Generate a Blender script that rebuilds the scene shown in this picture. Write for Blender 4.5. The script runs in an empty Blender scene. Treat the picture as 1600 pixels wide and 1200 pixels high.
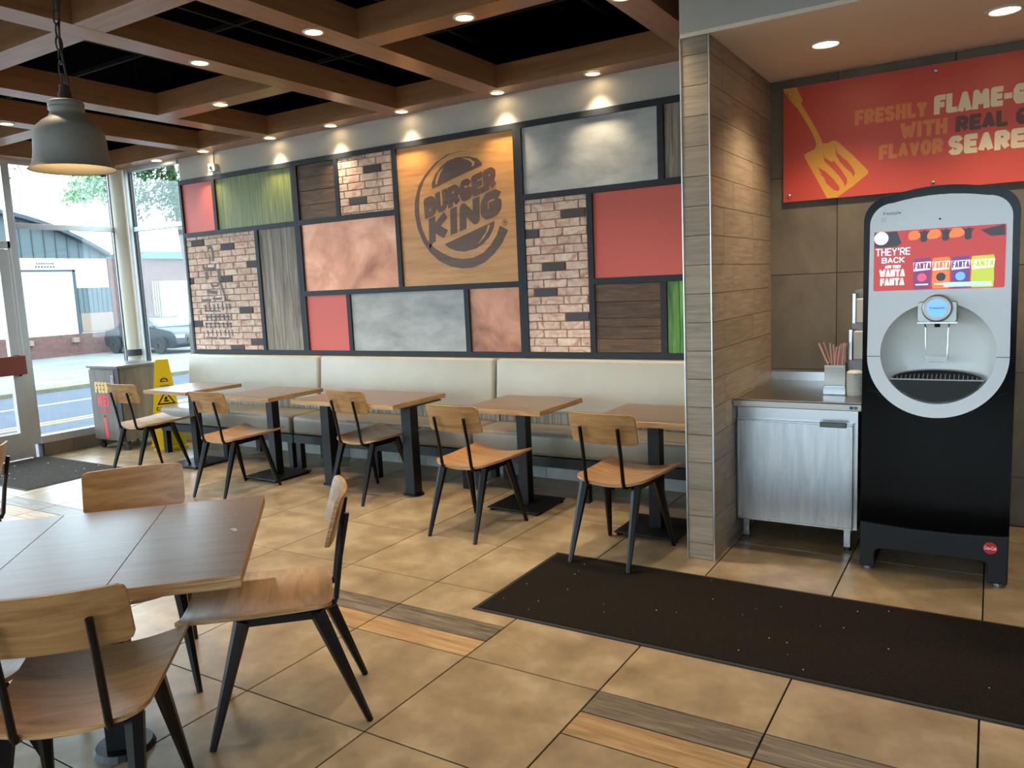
import bpy, bmesh, math, random
from mathutils import Vector, Matrix
random.seed(7)
SC = bpy.context.scene
COL = SC.collection
PI = math.pi

# ------------------------------------------------------------------ camera
YAW, PITCH, ROLL, FPX, EYE = -0.55633, 0.12648, 0.0448, 1214.7, 1.525
def cam_axes():
    f = Vector((math.sin(YAW)*math.cos(PITCH), math.cos(YAW)*math.cos(PITCH), -math.sin(PITCH)))
    r = Vector((math.cos(YAW), -math.sin(YAW), 0)); d = f.cross(r)
    return r*math.cos(ROLL)+d*math.sin(ROLL), -r*math.sin(ROLL)+d*math.cos(ROLL), f
_r, _d, _f = cam_axes()
cd = bpy.data.cameras.new('camera'); cam = bpy.data.objects.new('camera', cd); COL.objects.link(cam)
m = Matrix.Identity(4)
for i in range(3):
    m[i][0] = _r[i]; m[i][1] = -_d[i]; m[i][2] = -_f[i]
m[2][3] = EYE
cam.matrix_world = m
cd.sensor_width = 36; cd.lens = FPX/1600*36; cd.clip_start = 0.02; cd.clip_end = 500
SC.camera = cam
# ------------------------------------------------------------------ sky and exposure
w = bpy.data.worlds.new('overcast_sky'); SC.world = w; w.use_nodes = True
bg = w.node_tree.nodes['Background']
bg.inputs[0].default_value = (0.77, 0.885, 1.0, 1); bg.inputs[1].default_value = 3.6
vs = SC.view_settings
vs.view_transform = 'Standard'; vs.look = 'None'; vs.gamma = 1; vs.use_curve_mapping = False
vs.exposure = 1.35
LAMP_W = 44.0           # one recessed downlight

# ------------------------------------------------------------------ helpers
def srgb(r, g, b):
    def f(c):
        c /= 255.0
        return c/12.92 if c <= .04045 else ((c+.055)/1.055)**2.4
    return (f(r), f(g), f(b), 1)
MATS = {}
def mat(name, col, rough=.5, metal=0, spec=.5, emit=0, coat=0):
    if name in MATS: return MATS[name]
    m = bpy.data.materials.new(name); m.use_nodes = True
    b = m.node_tree.nodes['Principled BSDF']
    b.inputs['Base Color'].default_value = srgb(*col)
    b.inputs['Roughness'].default_value = rough; b.inputs['Metallic'].default_value = metal
    b.inputs['Specular IOR Level'].default_value = spec
    b.inputs['Coat Weight'].default_value = coat; b.inputs['Coat Roughness'].default_value = .05
    if emit:
        b.inputs['Emission Color'].default_value = srgb(*col); b.inputs['Emission Strength'].default_value = emit
    MATS[name] = m
    return m
def tex(name, stops, scale=(4, 4, 4), detail=5, dist=0, rough=.5, bump=0, metal=0, spec=.5, var=0, rvar=0, nscale=1.0, coat=0, bdist=.01, rot=(0, 0, 0)):
    """procedural: stretched noise -> colour ramp; every object gets its own offset (Object Info random)"""
    m = mat(name, (128, 128, 128), rough, metal, spec, 0, coat)
    nt = m.node_tree; N = nt.nodes; L = nt.links; b = N['Principled BSDF']
    tc = N.new('ShaderNodeTexCoord'); mp = N.new('ShaderNodeMapping'); mp.inputs['Scale'].default_value = scale
    mp.inputs['Rotation'].default_value = rot
    oi = N.new('ShaderNodeObjectInfo'); ml = N.new('ShaderNodeMath'); ml.operation = 'MULTIPLY'; ml.inputs[1].default_value = 37.0
    va = N.new('ShaderNodeVectorMath'); va.operation = 'ADD'
    L.new(tc.outputs['Object'], mp.inputs['Vector']); L.new(oi.outputs['Random'], ml.inputs[0])
    L.new(mp.outputs['Vector'], va.inputs[0]); L.new(ml.outputs[0], va.inputs[1])
    nz = N.new('ShaderNodeTexNoise'); nz.inputs['Scale'].default_value = nscale; nz.inputs['Detail'].default_value = detail
    nz.inputs['Distortion'].default_value = dist; nz.inputs['Roughness'].default_value = .6
    L.new(va.outputs[0], nz.inputs['Vector'])
    cr = N.new('ShaderNodeValToRGB'); el = cr.color_ramp.elements
    while len(el) < len(stops): el.new(.5)
    for e, (p, c) in zip(el, stops): e.position = p; e.color = srgb(*c)
    L.new(nz.outputs['Fac'], cr.inputs[0])
    out = cr.outputs[0]
    if var:
        hs = N.new('ShaderNodeHueSaturation'); mr = N.new('ShaderNodeMapRange')
        mr.inputs['To Min'].default_value = 1-var; mr.inputs['To Max'].default_value = 1+var
        L.new(oi.outputs['Random'], mr.inputs['Value']); L.new(mr.outputs[0], hs.inputs['Value'])
        L.new(out, hs.inputs['Color']); out = hs.outputs[0]
    L.new(out, b.inputs['Base Color'])
    if rvar:
        m2 = N.new('ShaderNodeMapRange'); m2.inputs['To Min'].default_value = rough-rvar; m2.inputs['To Max'].default_value = rough+rvar
        L.new(nz.outputs['Fac'], m2.inputs['Value']); L.new(m2.outputs[0], b.inputs['Roughness'])
    if bump:
        bp = N.new('ShaderNodeBump'); bp.inputs['Strength'].default_value = bump; bp.inputs['Distance'].default_value = bdist
        L.new(nz.outputs['Fac'], bp.inputs['Height']); L.new(bp.outputs[0], b.inputs['Normal'])
    return m
def glass_mat(name, tint=(240, 247, 248)):
    m = bpy.data.materials.new(name); m.use_nodes = True; nt = m.node_tree; N = nt.nodes; N.remove(N['Principled BSDF'])
    t = N.new('ShaderNodeBsdfTransparent'); t.inputs[0].default_value = srgb(*tint)
    g = N.new('ShaderNodeBsdfGlossy'); g.inputs['Roughness'].default_value = .02
    lw = N.new('ShaderNodeLayerWeight'); pw = N.new('ShaderNodeMath'); pw.operation = 'POWER'; pw.inputs[1].default_value = 4.0
    f = N.new('ShaderNodeMath'); f.operation = 'MULTIPLY_ADD'; f.inputs[1].default_value = .5; f.inputs[2].default_value = .03
    x = N.new('ShaderNodeMixShader')
    nt.links.new(lw.outputs['Facing'], pw.inputs[0]); nt.links.new(pw.outputs[0], f.inputs[0])
    nt.links.new(f.outputs[0], x.inputs[0]); nt.links.new(t.outputs[0], x.inputs[1]); nt.links.new(g.outputs[0], x.inputs[2])
    nt.links.new(x.outputs[0], N['Material Output'].inputs[0]); MATS[name] = m
    return m

class MB:
    def __init__(s): s.v = []; s.f = []
    def add(s, vs, fs):
        o = len(s.v); s.v += [tuple(v) for v in vs]; s.f += [tuple(i+o for i in f) for f in fs]; return s
    def box(s, x0, x1, y0, y1, z0, z1):
        return s.add([(x0,y0,z0),(x1,y0,z0),(x1,y1,z0),(x0,y1,z0),(x0,y0,z1),(x1,y0,z1),(x1,y1,z1),(x0,y1,z1)],
            [(0,3,2,1),(4,5,6,7),(0,1,5,4),(1,2,6,5),(2,3,7,6),(3,0,4,7)])
    def cham(s, x0, x1, y0, y1, z0, z1, c, face='z'):
        """box with its outer (+z / -y) face chamfered by c"""
        if face == 'z':
            return s.add([(x0,y0,z0),(x1,y0,z0),(x1,y1,z0),(x0,y1,z0),(x0,y0,z1-c),(x1,y0,z1-c),(x1,y1,z1-c),(x0,y1,z1-c),
                (x0+c,y0+c,z1),(x1-c,y0+c,z1),(x1-c,y1-c,z1),(x0+c,y1-c,z1)],
                [(0,3,2,1),(0,1,5,4),(1,2,6,5),(2,3,7,6),(3,0,4,7),(4,5,9,8),(5,6,10,9),(6,7,11,10),(7,4,8,11),(8,9,10,11)])
        return s.add([(x0,y1,z0),(x1,y1,z0),(x1,y1,z1),(x0,y1,z1),(x0,y0+c,z0),(x1,y0+c,z0),(x1,y0+c,z1),(x0,y0+c,z1),
            (x0+c,y0,z0+c),(x1-c,y0,z0+c),(x1-c,y0,z1-c),(x0+c,y0,z1-c)],
            [(0,1,2,3),(0,4,5,1),(1,5,6,2),(2,6,7,3),(3,7,4,0),(4,8,9,5),(5,9,10,6),(6,10,11,7),(7,11,8,4),(8,11,10,9)])
    def prism(s, pts, a, b, ax='y'):
        """polygon pts (in the two other axes) extruded from a to b along ax"""
        n = len(pts)
        P = (lambda p, t: (p[0], t, p[1])) if ax == 'y' else ((lambda p, t: (t, p[0], p[1])) if ax == 'x' else (lambda p, t: (p[0], p[1], t)))
        vs = [P(p, a) for p in pts]+[P(p, b) for p in pts]
        return s.add(vs, [tuple(range(n)), tuple(range(2*n-1, n-1, -1))]+[(i, i+n, (i+1) % n+n, (i+1) % n) for i in range(n)])
    def tube(s, path, r, n=8, cap=True, flat=1.0):
        path = [Vector(p) for p in path]; rs = r if isinstance(r, (list, tuple)) else [r]*len(path)
        rings = []; up = None
        for i, p in enumerate(path):
            t = (path[min(i+1, len(path)-1)]-path[max(i-1, 0)]).normalized()
            if up is None: up = Vector((0, 0, 1)) if abs(t.z) < .9 else Vector((0, 1, 0))
            a = t.cross(up).normalized(); b = a.cross(t).normalized(); up = b
            rings.append([p+a*rs[i]*math.cos(2*PI*(k+.5)/n)+b*rs[i]*flat*math.sin(2*PI*(k+.5)/n) for k in range(n)])
        vs = [v for q in rings for v in q]; fs = []
        for i in range(len(rings)-1):
            for k in range(n): fs.append((i*n+k, i*n+(k+1) % n, (i+1)*n+(k+1) % n, (i+1)*n+k))
        if cap: fs += [tuple(range(n-1, -1, -1)), tuple(len(vs)-n+k for k in range(n))]
        return s.add(vs, fs)
    def lathe(s, prof, n=24, c=(0, 0, 0), ax='z'):
        vs = []; fs = []
        for r, h in prof:
            for k in range(n):
                a = 2*PI*k/n; x, y = r*math.cos(a), r*math.sin(a)
                vs.append((c[0]+x, c[1]+y, c[2]+h) if ax == 'z' else (c[0]+x, c[1]+h, c[2]+y))
        for i in range(len(prof)-1):
            for k in range(n): fs.append((i*n+k, i*n+(k+1) % n, (i+1)*n+(k+1) % n, (i+1)*n+k))
        return s.add(vs, fs)
    def disc(s, c, r, ax='y', n=24):
        vs = [(c[0]+r*math.cos(2*PI*k/n), c[1], c[2]+r*math.sin(2*PI*k/n)) if ax == 'y' else
              (c[0]+r*math.cos(2*PI*k/n), c[1]+r*math.sin(2*PI*k/n), c[2]) for k in range(n)]
        return s.add(vs, [tuple(range(n))])
    def fill(s, loops, y):
        """flat polygon with holes in the plane y (loops are lists of (x,z))"""
        bm = bmesh.new(); ed = []
        for lp in loops:
            vv = [bm.verts.new((p[0], y, p[1])) for p in lp]
            for i in range(len(vv)): ed.append(bm.edges.new((vv[i], vv[(i+1) % len(vv)])))
        bmesh.ops.triangle_fill(bm, use_beauty=True, edges=ed, normal=(0, -1, 0))
        bm.verts.index_update()
        s.add([v.co[:] for v in bm.verts], [tuple(v.index for v in f.verts) for f in bm.faces]); bm.free(); return s
    def build(s, name, m, parent=None, smooth=False, bevel=0, seg=2, loc=None):
        me = bpy.data.meshes.new(name); me.from_pydata(s.v, [], s.f); me.validate(); me.update()
        bm = bmesh.new(); bm.from_mesh(me); bmesh.ops.recalc_face_normals(bm, faces=bm.faces); bm.to_mesh(me); bm.free()
        if m is not None: me.materials.append(MATS[m] if isinstance(m, str) else m)
        if smooth:
            for p in me.polygons: p.use_smooth = True
        o = bpy.data.objects.new(name, me); COL.objects.link(o)
        if parent: o.parent = parent
        if loc: o.location = loc
        if bevel:
            b = o.modifiers.new('bevel', 'BEVEL'); b.width = bevel; b.segments = seg; b.limit_method = 'ANGLE'; b.angle_limit = .6
            if smooth or seg > 2:
                for p in me.polygons: p.use_smooth = True
        return o
def tag(o, label, cat, group=None):
    o['label'] = label; o['category'] = cat
    if group: o['group'] = group
    return o
def struct(o): o['kind'] = 'structure'; return o
def thing(name, label, cat, loc=(0, 0, 0), rz=0, group=None):
    o = bpy.data.objects.new(name, None); COL.objects.link(o); o.empty_display_size = .1
    o.location = loc; o.rotation_euler = (0, 0, rz)
    return tag(o, label, cat, group)
def sroot(name, loc=(0, 0, 0)):
    o = bpy.data.objects.new(name, None); COL.objects.link(o); o.location = loc; return struct(o)
def copy_obj(o, parent, loc):
    c = o.copy(); COL.objects.link(c); c.parent = parent; c.location = loc; return c
def copy_tree(o, parent=None):
    c = o.copy(); COL.objects.link(c)
    if parent: c.parent = parent
    for ch in list(o.children): copy_tree(ch, c)
    return c
PIECES = {}
def piece(key, mk, name, m, parent, loc):
    """one small piece of a repeated kind: mesh data shared by key"""
    k = (key, m)
    if k not in PIECES:
        o = mk().build(name, m, parent); PIECES[k] = o; o.location = loc; return o
    return copy_obj(PIECES[k], parent, loc)

# ---- lettering drawn with thick strokes
G = {
 'A': [[(0,0),(.5,1),(1,0)],[(.2,.3),(.8,.3)]], 'B': [[(0,0),(0,1),(.7,1),(1,.87),(1,.66),(.75,.54),(0,.54)],[(.75,.54),(1,.4),(1,.14),(.75,0),(0,0)]],
 'C': [[(1,.8),(.75,1),(.25,1),(0,.75),(0,.25),(.25,0),(.75,0),(1,.2)]], 'D': [[(0,0),(0,1),(.65,1),(1,.7),(1,.3),(.65,0),(0,0)]],
 'E': [[(1,1),(0,1),(0,0),(1,0)],[(0,.5),(.85,.5)]], 'F': [[(1,1),(0,1),(0,0)],[(0,.48),(.85,.48)]],
 'G': [[(1,.82),(.75,1),(.25,1),(0,.75),(0,.25),(.25,0),(.8,0),(1,.15),(1,.42),(.6,.42)]], 'H': [[(0,0),(0,1)],[(1,0),(1,1)],[(0,.5),(1,.5)]],
 'I': [[(.5,0),(.5,1)]], 'K': [[(0,0),(0,1)],[(1,1),(0,.42)],[(.25,.55),(1,0)]], 'L': [[(0,1),(0,0),(1,0)]],
 'M': [[(0,0),(.08,1),(.5,.3),(.92,1),(1,0)]], 'N': [[(0,0),(0,1),(1,0),(1,1)]], 'O': [[(.28,0),(0,.28),(0,.72),(.28,1),(.72,1),(1,.72),(1,.28),(.72,0),(.28,0)]],
 'R': [[(0,0),(0,1),(.72,1),(1,.85),(1,.6),(.72,.45),(0,.45)],[(.55,.45),(1,0)]],
 'S': [[(1,.85),(.78,1),(.22,1),(0,.83),(0,.67),(.2,.55),(.8,.45),(1,.33),(1,.17),(.78,0),(.22,0),(0,.15)]], 'T': [[(0,1),(1,1)],[(.5,1),(.5,0)]],
 'U': [[(0,1),(0,.22),(.25,0),(.75,0),(1,.22),(1,1)]], 'V': [[(0,1),(.5,0),(1,1)]], 'W': [[(0,1),(.24,0),(.5,.75),(.76,0),(1,1)]],
 'Y': [[(0,1),(.5,.45),(1,1)],[(.5,.45),(.5,0)]], '-': [[(.1,.45),(.9,.45)]], '!': [[(.5,1),(.5,.38)],[(.5,.06),(.5,0)]], "'": [[(.5,1),(.5,.8)]], ' ': []}
GW = {'I': .5, '-': .6, '!': .5, "'": .35, ' ': .55, 'M': 1.3, 'W': 1.35, 'L': .85, 'F': .88, 'E': .9}
def stroke_text(mb, text, M, W, H, t, y0, y1, gap=.1, square=True):
    """text in a W x H box; M maps (u,v) to (x,z) of the wall plane; t stroke thickness"""
    tot = sum(GW.get(c, 1) for c in text)+gap*(len(text)-1); u = 0; k = W/tot; ns = 0
    for c in text:
        cw = GW.get(c, 1)*k
        for pl in G[c]:
            P = [(u+t/2+p[0]*max(cw-t, .0001), t/2+p[1]*(H-t)) for p in pl]
            closed = P[0] == P[-1]
            for i in range(len(P)-1):
                (ax, az), (bx, bz) = P[i], P[i+1]; L = math.hypot(bx-ax, bz-az) or 1e-6
                dx, dz = (bx-ax)/L*t/2, (bz-az)/L*t/2
                slope = abs(dx) > t*.12 and abs(dz) > t*.12
                e0 = 0 if (i or closed) else (.35 if slope else 1); e1 = 0 if (i < len(P)-2 or closed) else (.35 if slope else 1)
                q = [(ax-dx*e0-dz, az-dz*e0+dx), (ax-dx*e0+dz, az-dz*e0-dx), (bx+dx*e1+dz, bz+dz*e1-dx), (bx+dx*e1-dz, bz+dz*e1+dx)]
                ns += 1; mb.prism([M(*p) for p in q], y0-ns*.00003, y1)
                if i or closed:
                    ns += 1; mb.prism([M(ax+t/2*math.cos(2*PI*w/12), az+t/2*math.sin(2*PI*w/12)) for w in range(12)], y0-ns*.00003, y1)
        u += cw+gap*k
    return mb
def rect_map(x, z): return lambda u, v: (x+u, z+v)
def font_text(text, x, z, W, H, y0, bold=.0, shear=0):
    """built-in font, fitted in a W x H box on a wall plane facing -y"""
    c = bpy.data.curves.new('t', 'FONT'); c.body = text; c.offset = bold; c.shear = shear; c.resolution_u = 3
    o = bpy.data.objects.new('t', c); COL.objects.link(o)
    dg = bpy.context.evaluated_depsgraph_get(); me = bpy.data.meshes.new_from_object(o.evaluated_get(dg))
    xs = [v.co.x for v in me.vertices]; ys = [v.co.y for v in me.vertices]
    a, b = min(xs), max(xs); p, q = min(ys), max(ys); mb = MB()
    mb.add([(x+(v.co.x-a)/(b-a)*W, y0, z+(v.co.y-p)/(q-p)*H) for v in me.vertices], [tuple(f.vertices) for f in me.polygons])
    bpy.data.objects.remove(o); bpy.data.curves.remove(c); bpy.data.meshes.remove(me)
    return mb
def circ(cx, cz, r, n=40, a0=0, a1=2*PI):
    return [(cx+r*math.cos(a0+(a1-a0)*k/n), cz+r*math.sin(a0+(a1-a0)*k/n)) for k in range(n)]
def rrect(x0, x1, z0, z1, r, n=6):
    out = []
    for cx, cz, a in ((x1-r, z1-r, 0), (x0+r, z1-r, PI/2), (x0+r, z0+r, PI), (x1-r, z0+r, 1.5*PI)):
        out += [(cx+r*math.cos(a+PI/2*k/n), cz+r*math.sin(a+PI/2*k/n)) for k in range(n+1)]
    return out

# ------------------------------------------------------------------ materials
tex('floor_tile', [(.15, (104, 87, 66)), (.5, (152, 131, 102)), (.85, (190, 170, 140))], (5, 5, 5), 12, 0, .315, .04, var=.05, rvar=.03, spec=.5)
mat('grout', (16, 15, 14), .9, spec=.1)
tex('oak_tile', [(.25, (120, 90, 54)), (.5, (166, 132, 90)), (.75, (200, 168, 122))], (3, 40, 10), 6, .8, .4, .08, var=.05)
tex('grey_oak_tile', [(.25, (56, 48, 40)), (.5, (106, 94, 80)), (.75, (154, 140, 120))], (3, 34, 10), 6, 1.2, .4, .08, var=.08)
mat('wall_paint', (184, 180, 172), .75)
mat('soffit_paint', (238, 222, 204), .7)
mat('deck_black', (4, 4, 6), .95, spec=.02)
mat('bar_black', (34, 34, 36), .7, spec=.2)
tex('beam_wood', [(.3, (138, 98, 67)), (.5, (152, 110, 77)), (.7, (163, 120, 86))], (3, 30, 30), 4, .3, .3, .01)
tex('beam_wood_y', [(.3, (138, 98, 67)), (.5, (152, 110, 77)), (.7, (163, 120, 86))], (30, 3, 30), 4, .3, .3, .01)
mat('frame_charcoal', (36, 39, 45), .55, spec=.3)
mat('panel_red', (208, 88, 72), .5)
tex('panel_green', [(.3, (70, 80, 36)), (.5, (112, 120, 56)), (.7, (146, 148, 80))], (70, 20, 2.2), 5, .4, .5, .15)
tex('green_board', [(.3, (44, 92, 30)), (.5, (76, 128, 44)), (.7, (112, 158, 66))], (40, 20, 3), 5, .4, .5, .15, var=.12)
tex('dark_wood', [(.25, (48, 32, 20)), (.5, (88, 62, 38)), (.75, (122, 90, 56))], (3, 20, 30), 7, 1.0, .6, .2, var=.12)
tex('grey_board', [(.25, (82, 72, 62)), (.5, (138, 125, 111)), (.75, (186, 173, 155))], (30, 20, 1.8), 7, .8, .7, .25, var=.14)
tex('copper', [(.25, (132, 78, 54)), (.5, (186, 122, 92)), (.75, (214, 158, 128))], (3, 3, 3), 7, .5, .42, .06, metal=.45)
tex('copper_dark', [(.25, (98, 68, 52)), (.5, (168, 108, 82)), (.75, (200, 140, 108))], (4, 4, 4), 8, .4, .42, .06, metal=.4)
tex('concrete_panel', [(.3, (146, 147, 144)), (.5, (170, 172, 170)), (.7, (190, 192, 189))], (3, 3, 6), 12, .25, .7, .12)
tex('logo_oak', [(.25, (176, 116, 56)), (.5, (204, 142, 74)), (.75, (218, 158, 90))], (1.6, 10, 14), 6, 1.2, .45, .03)
tex('logo_brown', [(.3, (84, 56, 40)), (.6, (104, 72, 52))], (2, 20, 40), 4, .5, .5)
tex('brick', [(.28, (164, 110, 92)), (.42, (206, 166, 146)), (.6, (226, 202, 184))], (9, 9, 14), 6, 1.6, .85, .3, var=.1)
mat('brick_dark', (76, 73, 74), .8)
mat('mortar', (140, 114, 96), .95)
mat('stencil_paint', (112, 102, 102), .8)
tex('plank_wall', [(.25, (124, 109, 92)), (.5, (148, 132, 114)), (.75, (166, 150, 131))], (4, 4, 60), 7, .5, .5, .08, var=.09)
tex('taupe_tile', [(.3, (86, 77, 65)), (.5, (102, 92, 78)), (.7, (116, 105, 90))], (3, 3, 2), 7, .6, .55, .06, var=.03)
mat('joint_dark', (40, 36, 32), .9)
mat('metal_trim', (215, 215, 212), .35, 1)
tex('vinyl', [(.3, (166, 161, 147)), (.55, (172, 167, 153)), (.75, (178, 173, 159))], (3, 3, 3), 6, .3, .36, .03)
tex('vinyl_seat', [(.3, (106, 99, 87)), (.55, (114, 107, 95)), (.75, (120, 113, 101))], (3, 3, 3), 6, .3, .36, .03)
tex('strip_laminate', [(.35, (112, 98, 82)), (.5, (158, 144, 124)), (.65, (188, 174, 152))], (60, 6, .6), 3, 0, .5)
mat('black_metal', (7, 7, 8), .32, spec=.32)
mat('satin_black', (13, 14, 18), .42, spec=.32)
tex('chair_wood', [(.25, (122, 84, 48)), (.5, (156, 114, 70)), (.75, (178, 136, 90))], (2.2, 24, 24), 5, 1.4, .31, .01, var=.04)
tex('table_wood', [(.25, (88, 69, 54)), (.5, (108, 87, 70)), (.75, (122, 101, 83))], (2.0, 26, 26), 5, 1.2, .29, .01, var=.04)
tex('ply_edge', [(.4, (150, 112, 68)), (.6, (190, 150, 100))], (6, 6, 160), 2, 0, .5)
tex('bench_base_tile', [(.3, (140, 140, 136)), (.6, (168, 168, 163))], (4, 4, 4), 6, .5, .6)
tex('mat_black', [(.4, (22, 19, 15)), (.7, (36, 31, 25))], (90, 90, 90), 3, 0, .95, .4, spec=.1, bdist=.004)
tex('mat_grey', [(.35, (44, 41, 38)), (.7, (74, 68, 62))], (60, 60, 60), 4, 0, .95, .5, spec=.1, bdist=.005)
mat('mat_edge', (22, 20, 18), .7)
mat('alu', (190, 192, 192), .42, .6)
mat('alu_dark', (70, 74, 80), .5, .4)
mat('column_cream', (206, 198, 178), .6)
glass_mat('glass')
mat('pendant_metal', (140, 137, 131), .55, .2)
mat('pendant_inner', (200, 190, 165), .6)
mat('chain_metal', (70, 66, 62), .5, .6)
mat('bulb', (255, 226, 178), .5, emit=6)
mat('lens', (255, 222, 168), .5, emit=9)
mat('light_trim', (225, 220, 208), .45)
tex('bin_laminate', [(.3, (82, 71, 62)), (.5, (99, 88, 78)), (.7, (113, 101, 91))], (16, 16, 1.6), 5, .5, .45)
mat('bin_top', (96, 94, 92), .35)
mat('print_yellow', (222, 178, 104), .6)
mat('print_red', (214, 62, 66), .6)
mat('print_white', (235, 235, 232), .6)
mat('sign_yellow', (226, 190, 16), .45)
mat('print_black', (20, 18, 16), .6)
mat('steel', (196, 200, 204), .26, 1)
tex('steel_door', [(.3, (176, 182, 188)), (.7, (204, 208, 212))], (30, 5, 3), 4, .3, .3, .015, metal=1, rvar=.02)
mat('steel_top', (168, 164, 156), .3, 1)
mat('dark_handle', (92, 90, 88), .4, .8)
mat('gloss_black', (5, 5, 6), .14, spec=.14)
mat('base_black', (20, 21, 25), .5, spec=.35)
mat('machine_white', (238, 236, 238), .2)
mat('machine_niche', (236, 235, 231), .3)
mat('chrome', (215, 216, 218), .12, 1)
mat('silver', (168, 168, 164), .35, .8)
mat('black_hole', (6, 6, 6), .8)
mat('tray_black', (22, 21, 20), .4, spec=.3)
mat('scr_red', (176, 44, 38), .3, emit=.35); mat('scr_dark', (44, 34, 44), .3, emit=.3)
mat('scr_orange', (226, 110, 44), .3, emit=.4); mat('scr_white', (236, 232, 228), .3, emit=.5)
mat('scr_purple', (112, 40, 96), .3, emit=.4); mat('scr_lime', (168, 178, 52), .3, emit=.45); mat('scr_pink', (206, 74, 110), .3, emit=.4)
mat('scr_blue', (92, 148, 214), .3, emit=.6); mat('scr_violet', (88, 48, 120), .3, emit=.4); mat('scr_teal', (170, 208, 214), .3, emit=.45)
mat('coke_red', (206, 22, 32), .4)
mat('sticker_blue', (40, 70, 130), .5); mat('sticker_green', (60, 110, 60), .5)
tex('sign_red', [(.3, (192, 62, 40)), (.7, (200, 68, 46))], (2, 2, 2), 2, 0, .38)
mat('sign_gold', (214, 152, 40), .42); mat('sign_orange', (216, 122, 52), .42); mat('sign_cream', (226, 204, 172), .42); mat('sign_brown', (92, 44, 34), .42)
mat('straw_pink', (232, 184, 172), .5); mat('straw_red', (218, 146, 136), .5); mat('straw_cream', (222, 196, 172), .5)
mat('lid_white', (222, 220, 214), .45)
mat('organizer_grey', (120, 122, 124), .4, .3); mat('paper_white', (220, 214, 204), .8)
mat('plastic_white', (228, 228, 224), .5); mat('plastic_dark', (40, 42, 48), .35)
mat('door_wood', (112, 52, 40), .45)
# outdoors
tex('asphalt', [(.3, (44, 52, 64)), (.7, (56, 64, 76))], (3, 3, 3), 8, 0, .9)
mat('line_yellow', (168, 132, 60), .8); mat('line_white', (150, 152, 154), .8)
tex('concrete_ground', [(.3, (92, 93, 90)), (.7, (118, 118, 113))], (.6, .6, .6), 8, .6, .9)
tex('verge', [(.3, (84, 80, 62)), (.7, (112, 106, 84))], (3, 3, 3), 8, .6, .95)
mat('shed_white', (212, 212, 208), .7); mat('shed_grey', (74, 86, 89), .7); mat('shed_trim', (52, 62, 70), .7)
tex('shed_brick', [(.3, (82, 56, 52)), (.6, (102, 72, 66))], (8, 8, 8), 7, .5, .9)
mat('shed_stone', (132, 112, 100), .9); mat('shed_door', (220, 222, 222), .6); mat('roof_green', (64, 96, 96), .6)
mat('car_paint', (16, 24, 36), .3); mat('car_glass', (40, 54, 62), .15); mat('tyre', (14, 14, 15), .8); mat('rim', (120, 124, 128), .4, .5); mat('car_light', (210, 214, 216), .2)
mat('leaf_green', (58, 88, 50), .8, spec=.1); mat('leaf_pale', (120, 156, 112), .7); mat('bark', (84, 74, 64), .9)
# ------------------------------------------------------------------ the setting
T = .61; TY = .6165; Y0 = 2.48
WY = 5.243; WX = -8.25; RX = 3.2; BY = -4.2; HB = 2.96; AX1 = 2.3
fl_ = struct(MB().box(WX-.05, RX, BY, WY+.06, -.12, -.004).build('floor', 'grout'))
gp = .006
def tile(i0, y0, y1, m='floor_tile'):
    wx = T-gp; wy = y1-y0-gp
    piece(('tile', round(wy, 3)), lambda: MB().cham(-wx/2, wx/2, -wy/2, wy/2, -.012, 0, .0015), 'tile' if m == 'floor_tile' else 'plank', m, fl_,
          (T*i0+T/2, (y0+y1)/2, 0))
PL = {(-5, 0): 0, (-4, 0): 0, (-2, -1): 1, (-1, -1): 1, (-11, 0): 1, (-10, 0): 1, (-8, 0): 0, (-7, 0): 0}
for i in range(-13, 4):
    for j in range(-4, 4):
        a = Y0+TY*j; b = a+TY
        if (i, j) in PL:
            h = PL[(i, j)]; q = TY/4
            tile(i, a if h else a+2*q, a+2*q if h else b)
            s0 = a+2*q if h else a
            tile(i, s0, s0+q, 'oak_tile'); tile(i, s0+q, s0+2*q, 'grey_oak_tile')
        else: tile(i, a, b)
    tile(i, Y0+TY*4, WY)
x0t = T*(-14)
# narrow cut tiles by the window wall
for j in range(-4, 5):
    a = Y0+TY*j; b = min(a+TY, WY)
    MB().cham(WX+gp, T*-13-gp, a+gp/2, b-gp/2, -.012, 0, .0015).build('tile', 'floor_tile', fl_)
rest = MB()
for i in range(-13, 5):
    for j in range(-11, -4):
        rest.cham(T*i+gp/2, T*(i+1)-gp/2, Y0+TY*j+gp/2, Y0+TY*(j+1)-gp/2, -.012, 0, .0015)
o = rest.build('tile_rest', 'floor_tile', fl_); o['kind'] = 'stuff'

# back wall behind the panels and its window
wb = MB()
wb.box(-7.17, -1.243, WY, WY+.15, 0, 3.16)
wb.box(WX-.15, -7.17, WY, WY+.15, 2.965, 3.16).box(WX-.15, -7.17, WY, WY+.15, -.1, .13)
struct(wb.build('wall_back', 'wall_paint'))
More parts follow.
